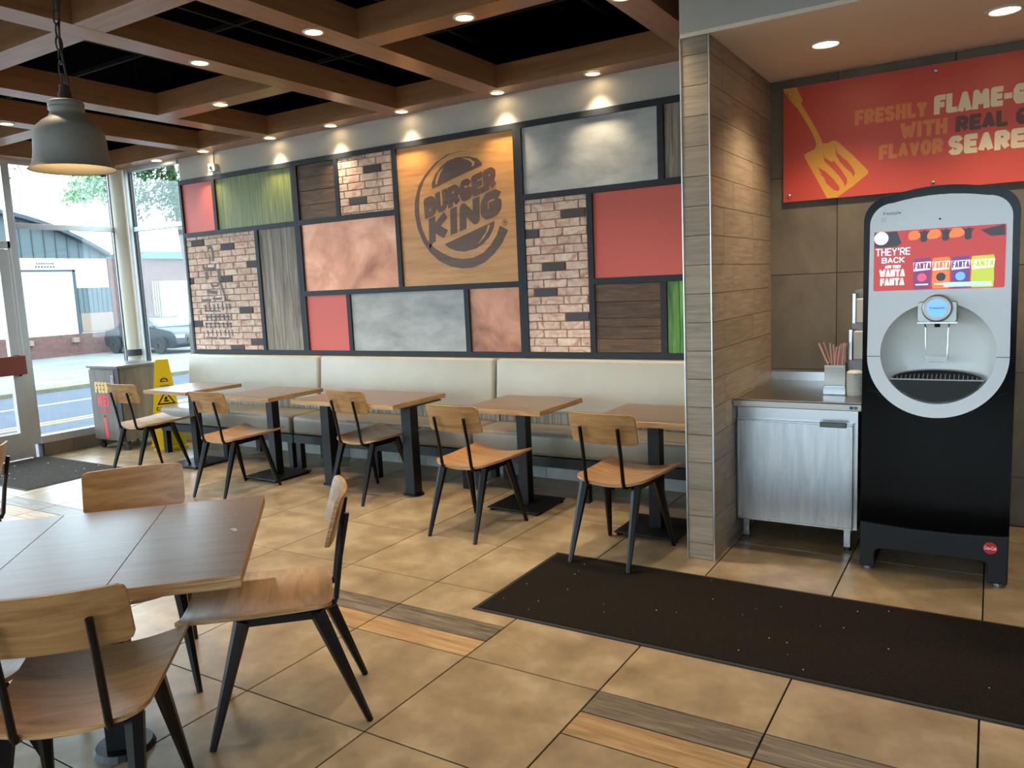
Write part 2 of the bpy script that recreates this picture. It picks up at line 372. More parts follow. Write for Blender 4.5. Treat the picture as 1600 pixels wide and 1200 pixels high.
# left wall above the glazing, right and rear walls
struct(MB().box(WX-.15, WX, BY, WY+.15, 2.965, 3.13).build('wall_left', 'wall_paint'))
struct(MB().box(RX, RX+.12, BY, WY+.2, 0, 3.7).build('wall_right', 'wall_paint'))
wr = MB().box(WX-.15, RX+.12, BY-.12, BY, 0, .6).box(WX-.15, RX+.12, BY-.12, BY, 2.7, 3.7)
for k in range(6): wr.box(WX+k*2.26-.15, WX+k*2.26+.1, BY-.12, BY, .6, 2.7)
struct(wr.build('wall_rear', 'wall_paint'))
for k in range(5):  # unseen rear windows, enlarged to throw more light on alcove and machine
    x0 = WX+k*2.26+.1; x1 = WX+(k+1)*2.26-.15
    r_ = sroot('window_%d' % (k+10), ((x0+x1)/2, BY-.06, .6)); hw = (x1-x0)/2
    MB().box(-hw, hw, -.03, .03, 0, .05).box(-hw, hw, -.03, .03, 2.05, 2.1).box(-hw, -hw+.05, -.03, .03, .05, 2.05).box(hw-.05, hw, -.03, .03, .05, 2.05).box(-.025, .025, -.03, .03, .05, 2.05).build('frame', 'alu', r_)
    MB().box(-hw+.05, -.025, -.004, .004, .05, 2.05).build('pane', 'glass', r_); MB().box(.025, hw-.05, -.004, .004, .05, 2.05).build('pane', 'glass', r_)

# ceiling: black deck, wooden beam grid, black hanging grid
ce = struct(MB().box(WX-.15, RX, BY, WY+.15, 3.62, 3.7).build('ceiling', 'deck_black'))
MB().box(WX-.15, -1.243, WY, WY+.15, 3.16, 3.62).box(WX-.15, WX, BY, WY, 3.13, 3.62).build('black_upstand', 'deck_black', ce)
BH = .165
def beam_y(x0, x1, y0, y1, z1=HB+BH): MB().box(-(x1-x0)/2, (x1-x0)/2, -(y1-y0)/2, (y1-y0)/2, 0, z1-HB).build('beam', 'beam_wood_y', ce, loc=((x0+x1)/2, (y0+y1)/2, HB))
def beam_x(x0, x1, y0, y1): MB().box(-(x1-x0)/2, (x1-x0)/2, -(y1-y0)/2, (y1-y0)/2, 0, BH-.002).build('beam', 'beam_wood', ce, loc=((x0+x1)/2, (y0+y1)/2, HB+.001))
YB = [(-1.745, -1.56), (-3.33, -3.14), (-4.28, -4.09), (-5.78, -5.59), (-6.74, -6.55)]
for a, b in YB: beam_y(a, b, BY, 5.03)
beam_y(WX, -8.04, BY, 5.03)
beam_x(WX, -1.383, 5.03, WY-.002)
YE = [-8.04]+[v for p in reversed(YB) for v in p]
bays = [(-8.04, -6.74), (-6.55, -5.78), (-5.59, -4.28), (-4.09, -3.33), (-3.14, -1.745)]
cross = {0: [3.58, 1.4, -.6, -2.4], 1: [2.44, .2, -1.9], 2: [3.94, 2.44, .6, -1.2, -2.9], 3: [2.44, .2, -1.9], 4: [3.55, 1.9, .2, -1.6]}
for k, (a, b) in enumerate(bays):
    for y in cross[k]: beam_x(a, b, y, y+.175)
beam_x(-1.56, RX, 3.2, 3.38); beam_x(-1.56, RX, 1.2, 1.38); beam_x(-1.56, RX, -.9, -.72)
for k in range(9):                                   # hanging grid bars under the deck
    MB().box(WX, RX, -.012, .012, 0, .03).build('grid_bar', 'bar_black', ce, loc=(0, -3.2+k*1.0, 3.36))
for k in range(10):
    MB().box(-.012, .012, BY, WY, 0, .03).build('grid_bar', 'bar_black', ce, loc=(-7.6+k*1.05, 0, 3.362))
for x, y in [(-5.0, 3.3), (-3.8, 4.4), (-2.6, 4.6), (-6.2, 4.2), (-4.9, 4.65), (-3.7, 3.0)]:
    MB().tube([(0, 0, 0), (0, 0, .24)], .004, 6).build('hanger_rod', 'bar_black', ce, loc=(x, y, 3.38))
MB().tube([(-7.3, 3.0, 3.5), (-5.2, 3.2, 3.46), (-3.9, 3.4, 3.48), (-3.2, 3.2, 3.55)], .05, 8).build('duct', 'bar_black', ce, smooth=True)

# alcove: partition of plank tiles, tiled back wall, soffit, fascia
AZ = 2.72; PX0, PX1, PY0 = -1.383, -1.243, 3.985
AY = 5.26
wp = struct(MB().box(PX0+.006, PX1-.006, PY0+.006, AY, 0, AZ).build('wall_partition', 'joint_dark'))
hz = .1495; zr = [0, .09]
while zr[-1]+hz < AZ-.02: zr.append(zr[-1]+hz)
zr.append(AZ)
def cut(x): return x
for k in range(len(zr)-1):
    z0, z1 = zr[k], zr[k+1]; h = z1-z0-.003
    w_ = PX1-PX0-.008
    piece(('pf', round(h, 3)), lambda: MB().cham(-w_/2, w_/2, 0, .01, -h/2, h/2, .001, 'y'), 'plank', 'plank_wall', wp, ((PX0+PX1)/2, PY0-.004, (z0+z1)/2))
    off = [.22, .22, .22][k % 3]
    ys = [PY0, PY0+off, PY0+off+.61, AY] if k % 3 != 1 else [PY0, PY0+.40, PY0+1.01, AY]
    for a, b in zip(ys[:-1], ys[1:]):
        L_ = b-a-.003
        mbp = lambda: MB().box(-.01, 0, -L_/2, L_/2, -h/2, h/2)
        piece(('ps', round(h, 3), round(L_, 3)), mbp, 'plank', 'plank_wall', wp, (PX1+.004, (a+b)/2, (z0+z1)/2))
    piece(('pb', round(h, 3)), lambda: MB().box(0, .01, -.62, .62, -h/2, h/2), 'plank', 'plank_wall', wp, (PX0-.004, (PY0+AY)/2, (z0+z1)/2))
for x in (PX0-.003, PX1+.003):
    MB().box(x-.003, x+.003, PY0-.008, PY0+.004, 0, AZ).build('corner_strip', 'metal_trim', wp)
wa = struct(MB().box(PX1, AX1, AY, AY+.15, 0, 3.7).build('wall_alcove', 'joint_dark'))
xs = [PX1, -.838, -.217, .404, 1.025, 1.646, AX1]; zs = [0, .29, .9, 1.511, 2.123, AZ]
for a, b in zip(xs[:-1], xs[1:]):
    for c, d in zip(zs[:-1], zs[1:]):
        ww, hh = b-a-.004, d-c-.004
        piece(('at', round(ww, 3), round(hh, 3)), lambda: MB().cham(-ww/2, ww/2, -.008, .004, -hh/2, hh/2, .001, 'y'), 'tile', 'taupe_tile', wa, ((a+b)/2, AY-.002, (c+d)/2))
struct(MB().box(AX1, AX1+.12, PY0, AY+.15, 0, AZ).build('wall_alcove_side', 'wall_paint'))
struct(MB().box(PX0-.004, RX, PY0-.004, AY, AZ, AZ+.02).build('ceiling_alcove', 'soffit_paint'))
struct(MB().box(PX0-.004, RX, PY0-.006, PY0+.1, AZ+.02, 3.62).build('wall_fascia', 'wall_paint'))

# baseboards
bb = sroot('baseboard_back')
x = -7.17
while x < -1.4:
    L_ = min(.3, -1.39-x)-.003
    piece(('bb', round(L_, 3)), lambda: MB().cham(-L_/2, L_/2, 0, .012, 0, .095, .001, 'y'), 'tile', 'bench_base_tile', bb, (x+L_/2+.0015, WY-.013, 0)); x += .3
bl = sroot('baseboard_left')
y = 4.1
while y < 5.2:
    L_ = min(.3, 5.2-y)-.003
    piece(('bl', round(L_, 3)), lambda: MB().box(-.012, 0, -L_/2, L_/2, 0, .137), 'tile', 'taupe_tile', bl, (-8.19, y+L_/2+.0015, 0)); y += .3
MB().box(WX-.04, -8.203, 4.09, 5.23, 0, .137).build('curb', 'joint_dark', bl)

# glazing
def bars(lst, name, m, par):
    for b in lst: MB().box(*b).build(name, m, par, bevel=.003)
w1 = sroot('window_1')
bars([(WX-.05, WX+.055, 4.09, 5.2, .137, .215), (WX-.04, WX+.02, 4.03, 4.1, .137, 2.965), (WX-.04, WX+.02, 5.13, 5.2, .137, 2.965),
      (WX-.03, WX+.02, 4.1, 5.13, 2.295, 2.35), (WX-.03, WX+.02, 4.1, 5.13, 2.92, 2.965)], 'frame', 'alu', w1)
bars([(WX-.01, WX+.012, 4.1, 4.108, .215, 2.92), (WX-.01, WX+.012, 5.098, 5.104, .215, 2.92), (WX-.01, WX+.012, 5.118, 5.13, .215, 2.92)], 'gasket', 'plastic_dark', w1)
MB().box(WX-.008, WX-.002, 4.108, 5.098, .215, 2.295).build('pane', 'glass', w1); MB().box(WX-.008, WX-.002, 4.108, 5.098, 2.35, 2.92).build('pane', 'glass', w1)
w2 = sroot('window_2')
bars([(-8.1, -7.17, WY-.05, WY+.05, .13, .21), (-8.1, -8.03, WY-.03, WY+.04, .21, 2.965), (-7.19, -7.172, WY+.0, WY+.05, .21, 2.965),
      (-8.03, -7.19, WY-.02, WY+.03, 2.285, 2.335), (-8.03, -7.19, WY-.02, WY+.03, 2.92, 2.965)], 'frame', 'alu', w2)
bars([(-8.03, -8.02, WY-.015, WY+.01, .21, 2.92), (-8.0, -7.99, WY-.01, WY+.01, .21, 2.92)], 'gasket', 'plastic_dark', w2)
MB().box(-7.99, -7.19, WY+.002, WY+.008, .21, 2.285).build('pane', 'glass', w2); MB().box(-7.99, -7.19, WY+.002, WY+.008, 2.335, 2.92).build('pane', 'glass', w2)
t1 = sroot('trim_1', (-8.205, 5.2, 0))
MB().lathe([(.082, 0), (.082, HB)], 24).build('column', 'column_cream', t1, smooth=True)
MB().lathe([(.083, .93), (.098, .93), (.098, 1.0), (.083, 1.0)], 24).build('band', 'plastic_dark', t1, smooth=False)
MB().box(-.14, .03, -.02, .14, 0, HB).build('corner_post', 'alu', t1)
# entrance door with transom and the glazing further along the wall
d1 = sroot('door_1')
bars([(WX-.03, WX+.03, 3.905, 4.0, .02, 2.09), (WX-.03, WX+.03, 3.03, 3.125, .02, 2.09), (WX-.03, WX+.03, 3.125, 3.905, .02, .28), (WX-.03, WX+.03, 3.125, 3.905, 1.99, 2.09)], 'leaf_frame', 'alu', d1)
MB().box(WX-.006, WX, 3.125, 3.905, .28, 1.99).build('pane', 'glass', d1)
pu = MB().box(WX+.075, WX+.1, 3.12, 4.01, .862, 1.05).build('push_plate', 'door_wood', d1, bevel=.006)
for z in (.88, 1.06): MB().box(WX+.03, WX+.08, 3.93, 3.965, z-.035, z-.005).build('bracket', 'plastic_dark', pu)
bars([(WX-.04, WX+.03, 4.0, 4.03, 0, 2.17), (WX-.04, WX+.03, 3.0, 3.03, 0, 2.17), (WX-.04, WX+.03, 3.0, 4.03, 2.1, 2.17), (WX-.04, WX+.03, 3.0, 4.03, 2.92, 2.965)], 'door_frame', 'alu', d1)
MB().box(WX-.006, WX, 3.0, 4.03, 2.17, 2.92).build('transom', 'glass', d1)
for k in range(6):
    y1 = 3.0-k*1.2; y0 = y1-1.2
    wk = sroot('window_%d' % (k+3), (WX, y0, 0))
    bars([(-.04, .03, 0, .06, .137, 2.965), (-.04, .03, .06, 1.2, .0, .215), (-.03, .02, .06, 1.2, 2.295, 2.35), (-.03, .02, .06, 1.2, 2.92, 2.965)], 'frame', 'alu', wk)
    MB().box(-.008, -.002, .06, 1.2, .215, 2.295).build('pane', 'glass', wk); MB().box(-.008, -.002, .06, 1.2, 2.35, 2.92).build('pane', 'glass', wk)
# ------------------------------------------------------------------ wall panels
FY0, FY1 = 5.208, 5.242
BW = .045
def frame(label, bl_):
    xs_ = [b[0] for b in bl_]; r = thing('panel_frame', label, 'frame', (min(xs_), WY, .955))
    for x0, x1, z0, z1 in bl_:
        MB().box(x0-r.location.x, x1-r.location.x, FY0-WY, FY1-WY, z0-.955, z1-.955).build('bar', 'frame_charcoal', r)
def vb(x, z0, z1, w=BW): return (x-w/2, x+w/2, z0, z1)
def hb(z, x0, x1, w=BW): return (x0, x1, z-w/2, z+w/2)
ZA, ZB, ZC, ZD = .978, 1.53, 2.18, 2.715
h = BW/2
frame('charcoal frame around the red, green, brick and grey board panels by the window', [vb(-7.155, ZA-h, ZD+h, .03), vb(-5.52, ZA-h, ZD+h, .036), hb(ZA, -7.14, -5.538), hb(ZD, -7.14, -5.538), hb(ZC, -7.14, -5.538), vb(-6.635, ZC+h, ZD-h), vb(-6.07, ZA+h, ZC-h)])
frame('charcoal frame around the burger logo and copper panels', [vb(-5.483, ZA-h, ZD+h, .036), vb(-3.12, ZA-h, ZD+h, .036), hb(ZA, -5.465, -3.138), hb(ZD, -5.465, -3.138), vb(-4.31, ZB+h, ZD-h), hb(ZC, -5.465, -4.3325), hb(ZB, -5.465, -3.138), vb(-4.973, ZC+h, ZD-h), vb(-4.93, ZA+h, ZB-h), vb(-3.64, ZA+h, ZB-h)])
frame('charcoal frame around the grey plaster and big red panels beside the tiled partition', [vb(-3.083, ZA-h, ZD+h, .036), hb(ZA, -3.065, -1.392), hb(ZD, -3.065, -1.392), hb(ZC, -3.065, -1.392), vb(-1.963, ZC+h, ZD-h), vb(-2.515, ZA+h, ZC-h), hb(ZB-.005, -2.4925, -1.392), vb(-1.963, ZA+h, ZB-.005-h)])
def panel(name, label, x0, x1, z0, z1, m, y=5.226):
    o = MB().box(-(x1-x0)/2, (x1-x0)/2, 0, WY-y-.001, -(z1-z0)/2, (z1-z0)/2).build(name, m, loc=((x0+x1)/2, y, (z0+z1)/2))
    return tag(o, label, 'wall panel')
panel('red_panel', 'flat red panel next to the window, beside the green panel', -7.14, -6.6575, ZC+h, ZD-h, 'panel_red')
panel('grained_green_panel', 'wide olive green panel with fine vertical grain', -6.6125, -5.538, ZC+h, ZD-h, 'panel_green')
panel('copper_panel', 'large brushed copper panel left of the burger logo', -5.465, -4.3325, ZB+h, ZC-h, 'copper')
panel('red_panel', 'small square red panel under the large copper panel', -5.465, -4.9525, ZA+h, ZB-h, 'panel_red')
panel('plaster_panel', 'cool grey plaster panel with scratched marks below the logo panel', -4.9075, -3.6625, ZA+h, ZB-h, 'concrete_panel')
panel('copper_panel', 'small tarnished copper panel with a dark stain at its foot', -3.6175, -3.138, ZA+h, ZB-h, 'copper_dark')
panel('plaster_panel', 'wide mottled grey plaster panel lit from above, top row', -3.065, -1.9855, ZC+h, ZD-h, 'concrete_panel')
panel('red_panel', 'big flat red panel beside the tiled partition', -2.4925, -1.392, ZB-.005+h, ZC-h, 'panel_red', 5.23)
def boards(name, label, x0, x1, z0, z1, cuts, m, horiz):
    r = thing(name, label, 'wall panel', ((x0+x1)/2, WY, z0))
    MB().box(-(x1-x0)/2, (x1-x0)/2, -.008, -.001, 0, z1-z0).build('backing', 'joint_dark', r)
    e = [0]+cuts+[1]
    for a, b in zip(e[:-1], e[1:]):
        if horiz: q = (-(x1-x0)/2, (x1-x0)/2, a*(z1-z0)+.0015, b*(z1-z0)-.0015)
        else: q = (-(x1-x0)/2+a*(x1-x0)+.0015, -(x1-x0)/2+b*(x1-x0)-.0015, 0, z1-z0)
        w_, hh = q[1]-q[0], q[3]-q[2]
        MB().cham(-w_/2, w_/2, -.012-random.random()*.003, 0, -hh/2, hh/2, .001, 'y').build('board', m, r, loc=((q[0]+q[1])/2, -.006, (q[2]+q[3])/2))
boards('dark_board_panel', 'panel of dark stained boards between the green and small brick panels', -5.465, -4.9955, ZC+h, ZD-h, [.26, .52, .77], 'dark_wood', True)
boards('dark_board_panel', 'panel of dark stained boards under the big red panel', -2.4925, -1.9855, ZA+h, ZB-.005-h, [.2, .38, .5, .74], 'dark_wood', True)
boards('grey_board_panel', 'tall panel of weathered grey upright boards beside the stencilled bricks', -6.0475, -5.538, ZA+h, ZC-h, [.2, .34, .6, .88], 'grey_board', False)
boards('grey_board_panel', 'short weathered grey board panel beside the top of the tiled partition', -1.9405, -1.392, ZC+h, ZD-h, [.22, .5, .72], 'grey_board', False)
boards('green_board_panel', 'bright green upright board panel at the foot of the tiled partition', -1.9405, -1.392, ZA+h, ZB-.005-h, [.16, .3, .48, .66, .82], 'green_board', False)
BRK = {}
def bricks(label, x0, x1, z0, z1, dark, ph=0):
    r = thing('brick_panel', label, 'brick panel', ((x0+x1)/2, WY, z0)); W_, H_ = x1-x0, z1-z0
    MB().box(-W_/2, W_/2, -.018, -.001, 0, H_).build('mortar', 'mortar', r)
    rows = int(math.ceil(H_/.0635)); bx = []
    top = H_; k = 0; z = H_-.035
    zz = [(H_-.03, H_)]
    while z > .004: zz.append((max(z-.0575, .001), z)); z -= .0635
    for k, (a, b) in enumerate(zz):
        x = -W_/2-(ph+(.1 if k % 2 else .03)+(k*37 % 5)*.008); n = 0
        while x < W_/2:
            e = x+.2; u, v = max(x, -W_/2+.001), min(e-.008, W_/2-.001)
            if v-u > .012:
                bx.append((k, n, u, v, a, b)); n += 1
            x = e
    for k, n, u, v, a, b in bx:
        mm = 'brick_dark' if (k, n) in dark else 'brick'
        w_, hh = round(v-u, 3), round(b-a, 3)
        piece(('br', w_, hh), lambda: MB().cham(-w_/2, w_/2, -.009, .0, -hh/2, hh/2, .003, 'y'), 'brick', mm, r, ((u+v)/2, -.0175, (a+b)/2))
    return r
rb = bricks('tall whitewashed brick panel with a dark stencil next to the window', -7.14, -6.0925, ZA+h, ZC-h, {(1, 1), (2, 3), (5, 5), (7, 0), (7, 3), (12, 4), (14, 0), (17, 5), (18, 3)})
bricks('small brick panel in the top row, beside the burger logo', -4.9505, -4.3325, ZC+h, ZD-h, {(2, 2), (6, 1)}, .04)
bricks('tall narrow brick panel right of the burger logo', -3.065, -2.5375, ZA+h, ZC-h, {(2, 2), (4, 0), (8, 1), (11, 1), (14, 2)}, .02)
# stencil on the tall brick panel: a tower of painted strokes
st = MB(); cx0 = (-7.14-6.0925)/2
def sk(pts, t):
    for (ax, az), (bx, bz) in zip(pts[:-1], pts[1:]):
        L_ = math.hypot(bx-ax, bz-az) or 1; dx, dz = (bx-ax)/L_*t/2, (bz-az)/L_*t/2
        st.prism([(ax-dz-cx0, az+dx-ZA-h), (ax+dz-cx0, az-dx-ZA-h), (bx+dz-cx0, bz-dx-ZA-h), (bx-dz-cx0, bz+dx-ZA-h)], -.0286, -.0268)
sk([(-6.80, 2.03), (-6.77, 2.05), (-6.74, 2.03), (-6.74, 2.0)], .03); sk([(-6.735, 2.0), (-6.74, 1.9)], .03); sk([(-6.79, 1.97), (-6.78, 1.9)], .016)
sk([(-6.90, 1.87), (-6.90, 1.83), (-6.73, 1.82), (-6.71, 1.87)], .028); sk([(-6.86, 1.80), (-6.86, 1.72)], .045); sk([(-6.665, 1.82), (-6.665, 1.70)], .05)
sk([(-6.80, 1.68), (-6.80, 1.65), (-6.70, 1.65), (-6.70, 1.68)], .018); sk([(-6.66, 1.68), (-6.61, 1.55), (-6.60, 1.50)], .028)
sk([(-6.88, 1.60), (-6.72, 1.58)], .035); sk([(-6.97, 1.51), (-6.83, 1.51)], .022); sk([(-6.80, 1.52), (-6.66, 1.52)], .022); sk([(-6.62, 1.505), (-6.53, 1.50)], .016)
for x in (-6.93, -6.86, -6.79, -6.73, -6.66, -6.60, -6.55):
    z = 1.46+random.random()*.01
    sk([(x, z), (x+.004, z-.06)], .022); sk([(x+.01, 1.36), (x+.012, 1.30)], .02); sk([(x-.01, 1.28), (x-.008, 1.22)], .018); sk([(x, 1.2), (x+.01, 1.14)], .016)
sk([(-6.95, 1.40), (-6.70, 1.395)], .014); sk([(-6.93, 1.34), (-6.56, 1.335)], .014); sk([(-6.95, 1.27), (-6.54, 1.262)], .012); sk([(-6.96, 1.125), (-6.80, 1.122)], .016); sk([(-6.75, 1.12), (-6.6, 1.118)], .016)
st.build('painted_stencil', 'stencil_paint', rb)['label'] = 'dark painted stencil on the bricks'

# burger logo panel
lx, lz = -3.70, 2.13; LY = 5.226
lp = thing('logo_panel', 'oak panel with a dark brown round burger logo', 'wall panel', (lx, LY, lz))
x0, x1, z0, z1 = -4.2875, -3.138, ZB+h, ZD-h
e = [z0, z0+.30, z0+.61, z0+.9, z1]
for a, b in zip(e[:-1], e[1:]):
    MB().box(x0-lx, x1-lx, 0, WY-LY-.001, a-(a+b)/2+.0004, b-(a+b)/2-.0004).build('board', 'logo_oak', lp, loc=(0, 0, (a+b)/2-lz))
ring = [(.168,.453),(.051,.467),(-.071,.456),(-.185,.407),(-.291,.331),(-.374,.241),(-.419,.126),(-.428,.017),(-.407,-.105),(-.357,-.22),(-.293,-.304),(-.203,-.38),(-.094,-.43),(.027,-.454),(.136,-.452),(.244,-.418),(.341,-.352),(.414,-.28),(.476,-.181),(.405,-.14),(.372,-.211),(.311,-.283),(.237,-.341),(.141,-.374),(.032,-.378),(-.065,-.362),(-.161,-.322),(-.246,-.272),(-.318,-.202),(-.362,-.109),(-.381,-.017),(-.384,.083),(-.365,.191),(-.314,.284),(-.239,.355),(-.147,.417),(-.047,.453),(.05,.463)]
def smooth_loop(p, n=2):
    for _ in range(n):
        q = []
        for i in range(len(p)):
            a, b = p[i], p[(i+1) % len(p)]
            q += [(a[0]*.75+b[0]*.25, a[1]*.75+b[1]*.25), (a[0]*.25+b[0]*.75, a[1]*.25+b[1]*.75)]
        p = q
    return p
def plate(loops, y, thick, name, m, par):
    mb = MB().fill(loops, y)
    for lp_ in loops:
        n = len(lp_)
        mb.add([(p[0], y, p[1]) for p in lp_]+[(p[0], y+thick, p[1]) for p in lp_], [(i, (i+1) % n, (i+1) % n+n, i+n) for i in range(n)])
    return mb.build(name, m, par)
plate([ring], -.002, .002, 'crescent_ring', 'logo_brown', lp)
tb = plate([[(-.234,.207),(-.234,.247),(-.198,.311),(-.139,.363),(-.062,.407),(.036,.424),(.142,.417),(.223,.392),(.267,.349),(.26,.334)]], -.002, .002, 'top_bun', 'logo_brown', lp)
plate([[(-.195,.235),(-.192,.271),(-.16,.326),(-.101,.366),(-.142,.315),(-.167,.269),(-.182,.233)]], -.003, .001, 'highlight', 'logo_oak', tb)
plate([[(.071,.415),(.153,.4),(.198,.366),(.191,.344),(.167,.335),(.176,.36),(.146,.385)]], -.003, .001, 'highlight', 'logo_oak', tb)
b2 = plate([[(-.138,-.249),(.355,-.101),(.347,-.152),(.303,-.216),(.242,-.269),(.169,-.303),(.06,-.32),(-.024,-.31),(-.096,-.281)]], -.002, .002, 'bottom_bun', 'logo_brown', lp)
plate([[(.297,-.125),(.313,-.131),(.293,-.177),(.244,-.231),(.189,-.27),(.232,-.225),(.276,-.176)]], -.003, .001, 'highlight', 'logo_oak', b2)
def slant(bl_, br, tl):
    W_ = br[0]-bl_[0]; H_ = tl[1]-bl_[1]; s1 = (br[1]-bl_[1])/W_; s2 = (tl[0]-bl_[0])/H_
    return (lambda u, v: (bl_[0]+u+v*s2, bl_[1]+u*s1+v)), W_, H_
M_, W_, H_ = slant((-.324, -.034), (.388, .158), (-.330, .138))
stroke_text(MB(), 'BURGER', M_, W_, H_*.95, .046, -.002, 0, .05).build('lettering', 'logo_brown', lp)['label'] = 'upper row of slanted brown letters'
M_, W_, H_ = slant((-.296, -.240), (.424, -.05), (-.286, -.033))
mb = stroke_text(MB(), 'KING', M_, W_, H_, .066, -.002, 0, .05)
mb.prism([(-.294, -.2), (-.244, -.2), (-.292, -.284)], -.002, 0)
mb.build('lettering', 'logo_brown', lp)['label'] = 'lower row of larger slanted brown letters'
mb = MB().fill([circ(.453, -.119, .026, 24), circ(.453, -.119, .022, 24)], -.002); stroke_text(mb, 'R', rect_map(.444, -.131), .019, .025, .004, -.002, 0)
mb.build('registered_mark', 'logo_brown', lp)

# ------------------------------------------------------------------ bench
def cushion(mb_args, name, m, par, bev, seg=4): return MB().box(*mb_args).build(name, m, par, smooth=True, bevel=bev, seg=seg)
for lab, a, b, legs in (('beige upholstered bench section beside the window and bin', -7.12, -5.235, [-7.075, -6.16, -5.275]),
                        ('beige upholstered bench section behind the wide two-leg table', -5.22, -3.325, [-5.17, -4.28, -3.38]),
                        ('beige upholstered bench section beside the tiled partition', -3.31, -1.40, [-3.26, -2.37, -1.46])):
    B = thing('bench', lab, 'bench', ((a+b)/2, 4.95, 0)); hw = (b-a)/2
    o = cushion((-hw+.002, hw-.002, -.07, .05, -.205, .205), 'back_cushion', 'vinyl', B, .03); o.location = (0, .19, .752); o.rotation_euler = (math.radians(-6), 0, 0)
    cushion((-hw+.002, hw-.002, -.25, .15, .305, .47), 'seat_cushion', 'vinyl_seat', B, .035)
    MB().box(-hw, hw, .18, .20, .30, .56).build('back_panel', 'strip_laminate', B)
    MB().box(-hw, hw, -.24, -.2, .23, .303).box(-hw, hw, .15, .19, .23, .303).build('seat_rail', 'satin_black', B)
    for x in legs:
        for y in (-.215, .17):
            MB().box(x-(a+b)/2-.027, x-(a+b)/2+.027, y-.027, y+.027, 0, .231).build('leg', 'satin_black', B)

# ------------------------------------------------------------------ chair
def make_chair():
    R = thing('dining_chair', '-', 'chair', group='wooden dining chairs')
    ny, nx = 16, 14; Ys = [-.245+.495*((j/ny)**1.5) for j in range(ny+1)]
    def hwid(y):
        t = (y+.245)/.495; w_ = .198+.028*t; c = .05
        if y+.245 < c: w_ -= c-math.sqrt(max(c*c-(c-(y+.245))**2, 0))
        return w_
    def zz(x, y): return .43+.034*(x/.21)**2+.006*((y+.05)/.25)**2
    vs = []; fs = []
    for lay in (0, -.015):
        for y in Ys:
            for i in range(nx+1):
                x = (-1+2*i/nx)*hwid(y); yy = y-(.012*(1-(x/.2)**2) if y < -.2 else 0)
                vs.append((x, yy, zz(x, y)+lay))
    n = (nx+1)*(ny+1)
    idx = lambda l, j, i: l*n+j*(nx+1)+i
    top = []; 
    for j in range(ny):
        for i in range(nx):
            fs.append((idx(0,j,i), idx(0,j,i+1), idx(0,j+1,i+1), idx(0,j+1,i))); fs.append((idx(1,j,i), idx(1,j+1,i), idx(1,j+1,i+1), idx(1,j,i+1)))
    MB().add(vs, fs).build('seat', 'chair_wood', R, smooth=True)
    rim = [(0, i) for i in range(nx+1)]+[(j, nx) for j in range(1, ny+1)]+[(ny, i) for i in range(nx-1, -1, -1)]+[(j, 0) for j in range(ny-1, 0, -1)]
    k = len(rim); ev = [vs[idx(0, j, i)] for j, i in rim]+[vs[idx(1, j, i)] for j, i in rim]
    seat = R.children[0]
    MB().add(ev, [(q, (q+1) % k, (q+1) % k+k, q+k) for q in range(k)]).build('edge', 'ply_edge', seat)
    # backrest
    nb, nh = 14, 4; W2 = .195; z0, z1 = .655, .825
    def bp(u, v, lay):
        c = .022; x = u*W2; zc = z0+(z1-z0)*v; du = (1-abs(u))*W2
        e = du
        if e < c:
            g = c-math.sqrt(max(c*c-(c-e)**2, 0)); zc = min(max(zc, z0+g), z1-g)
        y = -.283-.052*(zc-z0)/(z1-z0)*1.0+.030*u*u
        return (x, y+lay, zc)
    us = [math.sin((-1+2*i/nb)*PI/2) for i in range(nb+1)]
    v0 = [bp(u, v/nh, 0) for v in range(nh+1) for u in us]+[bp(u, v/nh, .014) for v in range(nh+1) for u in us]; n = (nb+1)*(nh+1); fs = []
    I = lambda l, j, i: l*n+j*(nb+1)+i
    for j in range(nh):
        for i in range(nb):
            fs.append((I(0,j,i), I(0,j,i+1), I(0,j+1,i+1), I(0,j+1,i))); fs.append((I(1,j,i), I(1,j+1,i), I(1,j+1,i+1), I(1,j,i+1)))
    back = MB().add(v0, fs).build('backrest', 'chair_wood', R, smooth=True)
    rim = [(0, i) for i in range(nb+1)]+[(j, nb) for j in range(1, nh+1)]+[(nh, i) for i in range(nb-1, -1, -1)]+[(j, 0) for j in range(nh-1, 0, -1)]
    k = len(rim); ev = [v0[I(0, j, i)] for j, i in rim]+[v0[I(1, j, i)] for j, i in rim]
    MB().add(ev, [(q, (q+1) % k, (q+1) % k+k, q+k) for q in range(k)]).build('edge', 'ply_edge', back)
    for s in (-1, 1):
        MB().tube([(s*.112, -.12, .418), (s*.112, -.225, .418), (s*.112, -.258, .428), (s*.112, -.268, .45), (s*.112, -.292, .6), (s*.112, -.325, .752)], .0105, 8).build('back_post', 'black_metal', R, smooth=False)
        MB().tube([(s*.155, .045, .418), (s*.155, -.2, .415)], .0185, 4).build('side_rail', 'black_metal', R)
        MB().tube([(s*.157, .05, .425), (s*.205, .175, 0)], [.028, .012], 6).build('leg', 'black_metal', R)
        MB().tube([(s*.157, -.2, .425), (s*.175, -.355, 0)], [.028, .012], 6).build('leg', 'black_metal', R)
    MB().box(-.155, .155, -.16, -.13, .405, .422).box(-.155, .155, .02, .05, .405, .422).build('cross_rail', 'black_metal', R)
    return R
CH = make_chair(); first = [True]
def chair(x, y, rz, label):
    o = CH if first[0] else copy_tree(CH); first[0] = False
    o.location = (x, y, 0); o.rotation_euler = (0, 0, math.radians(rz)); o['label'] = label; return o
chair(-6.44, 4.205, 2, 'wooden chair next to the waste bin and yellow floor sign')
chair(-5.08, 4.045, 1, 'wooden chair at the second single-leg table from the window')
chair(-3.955, 4.385, -4, 'wooden chair pushed in between the legs of the two-leg table')
chair(-2.755, 4.03, -2, 'wooden chair left of the black mat, at the table before the tiled partition')
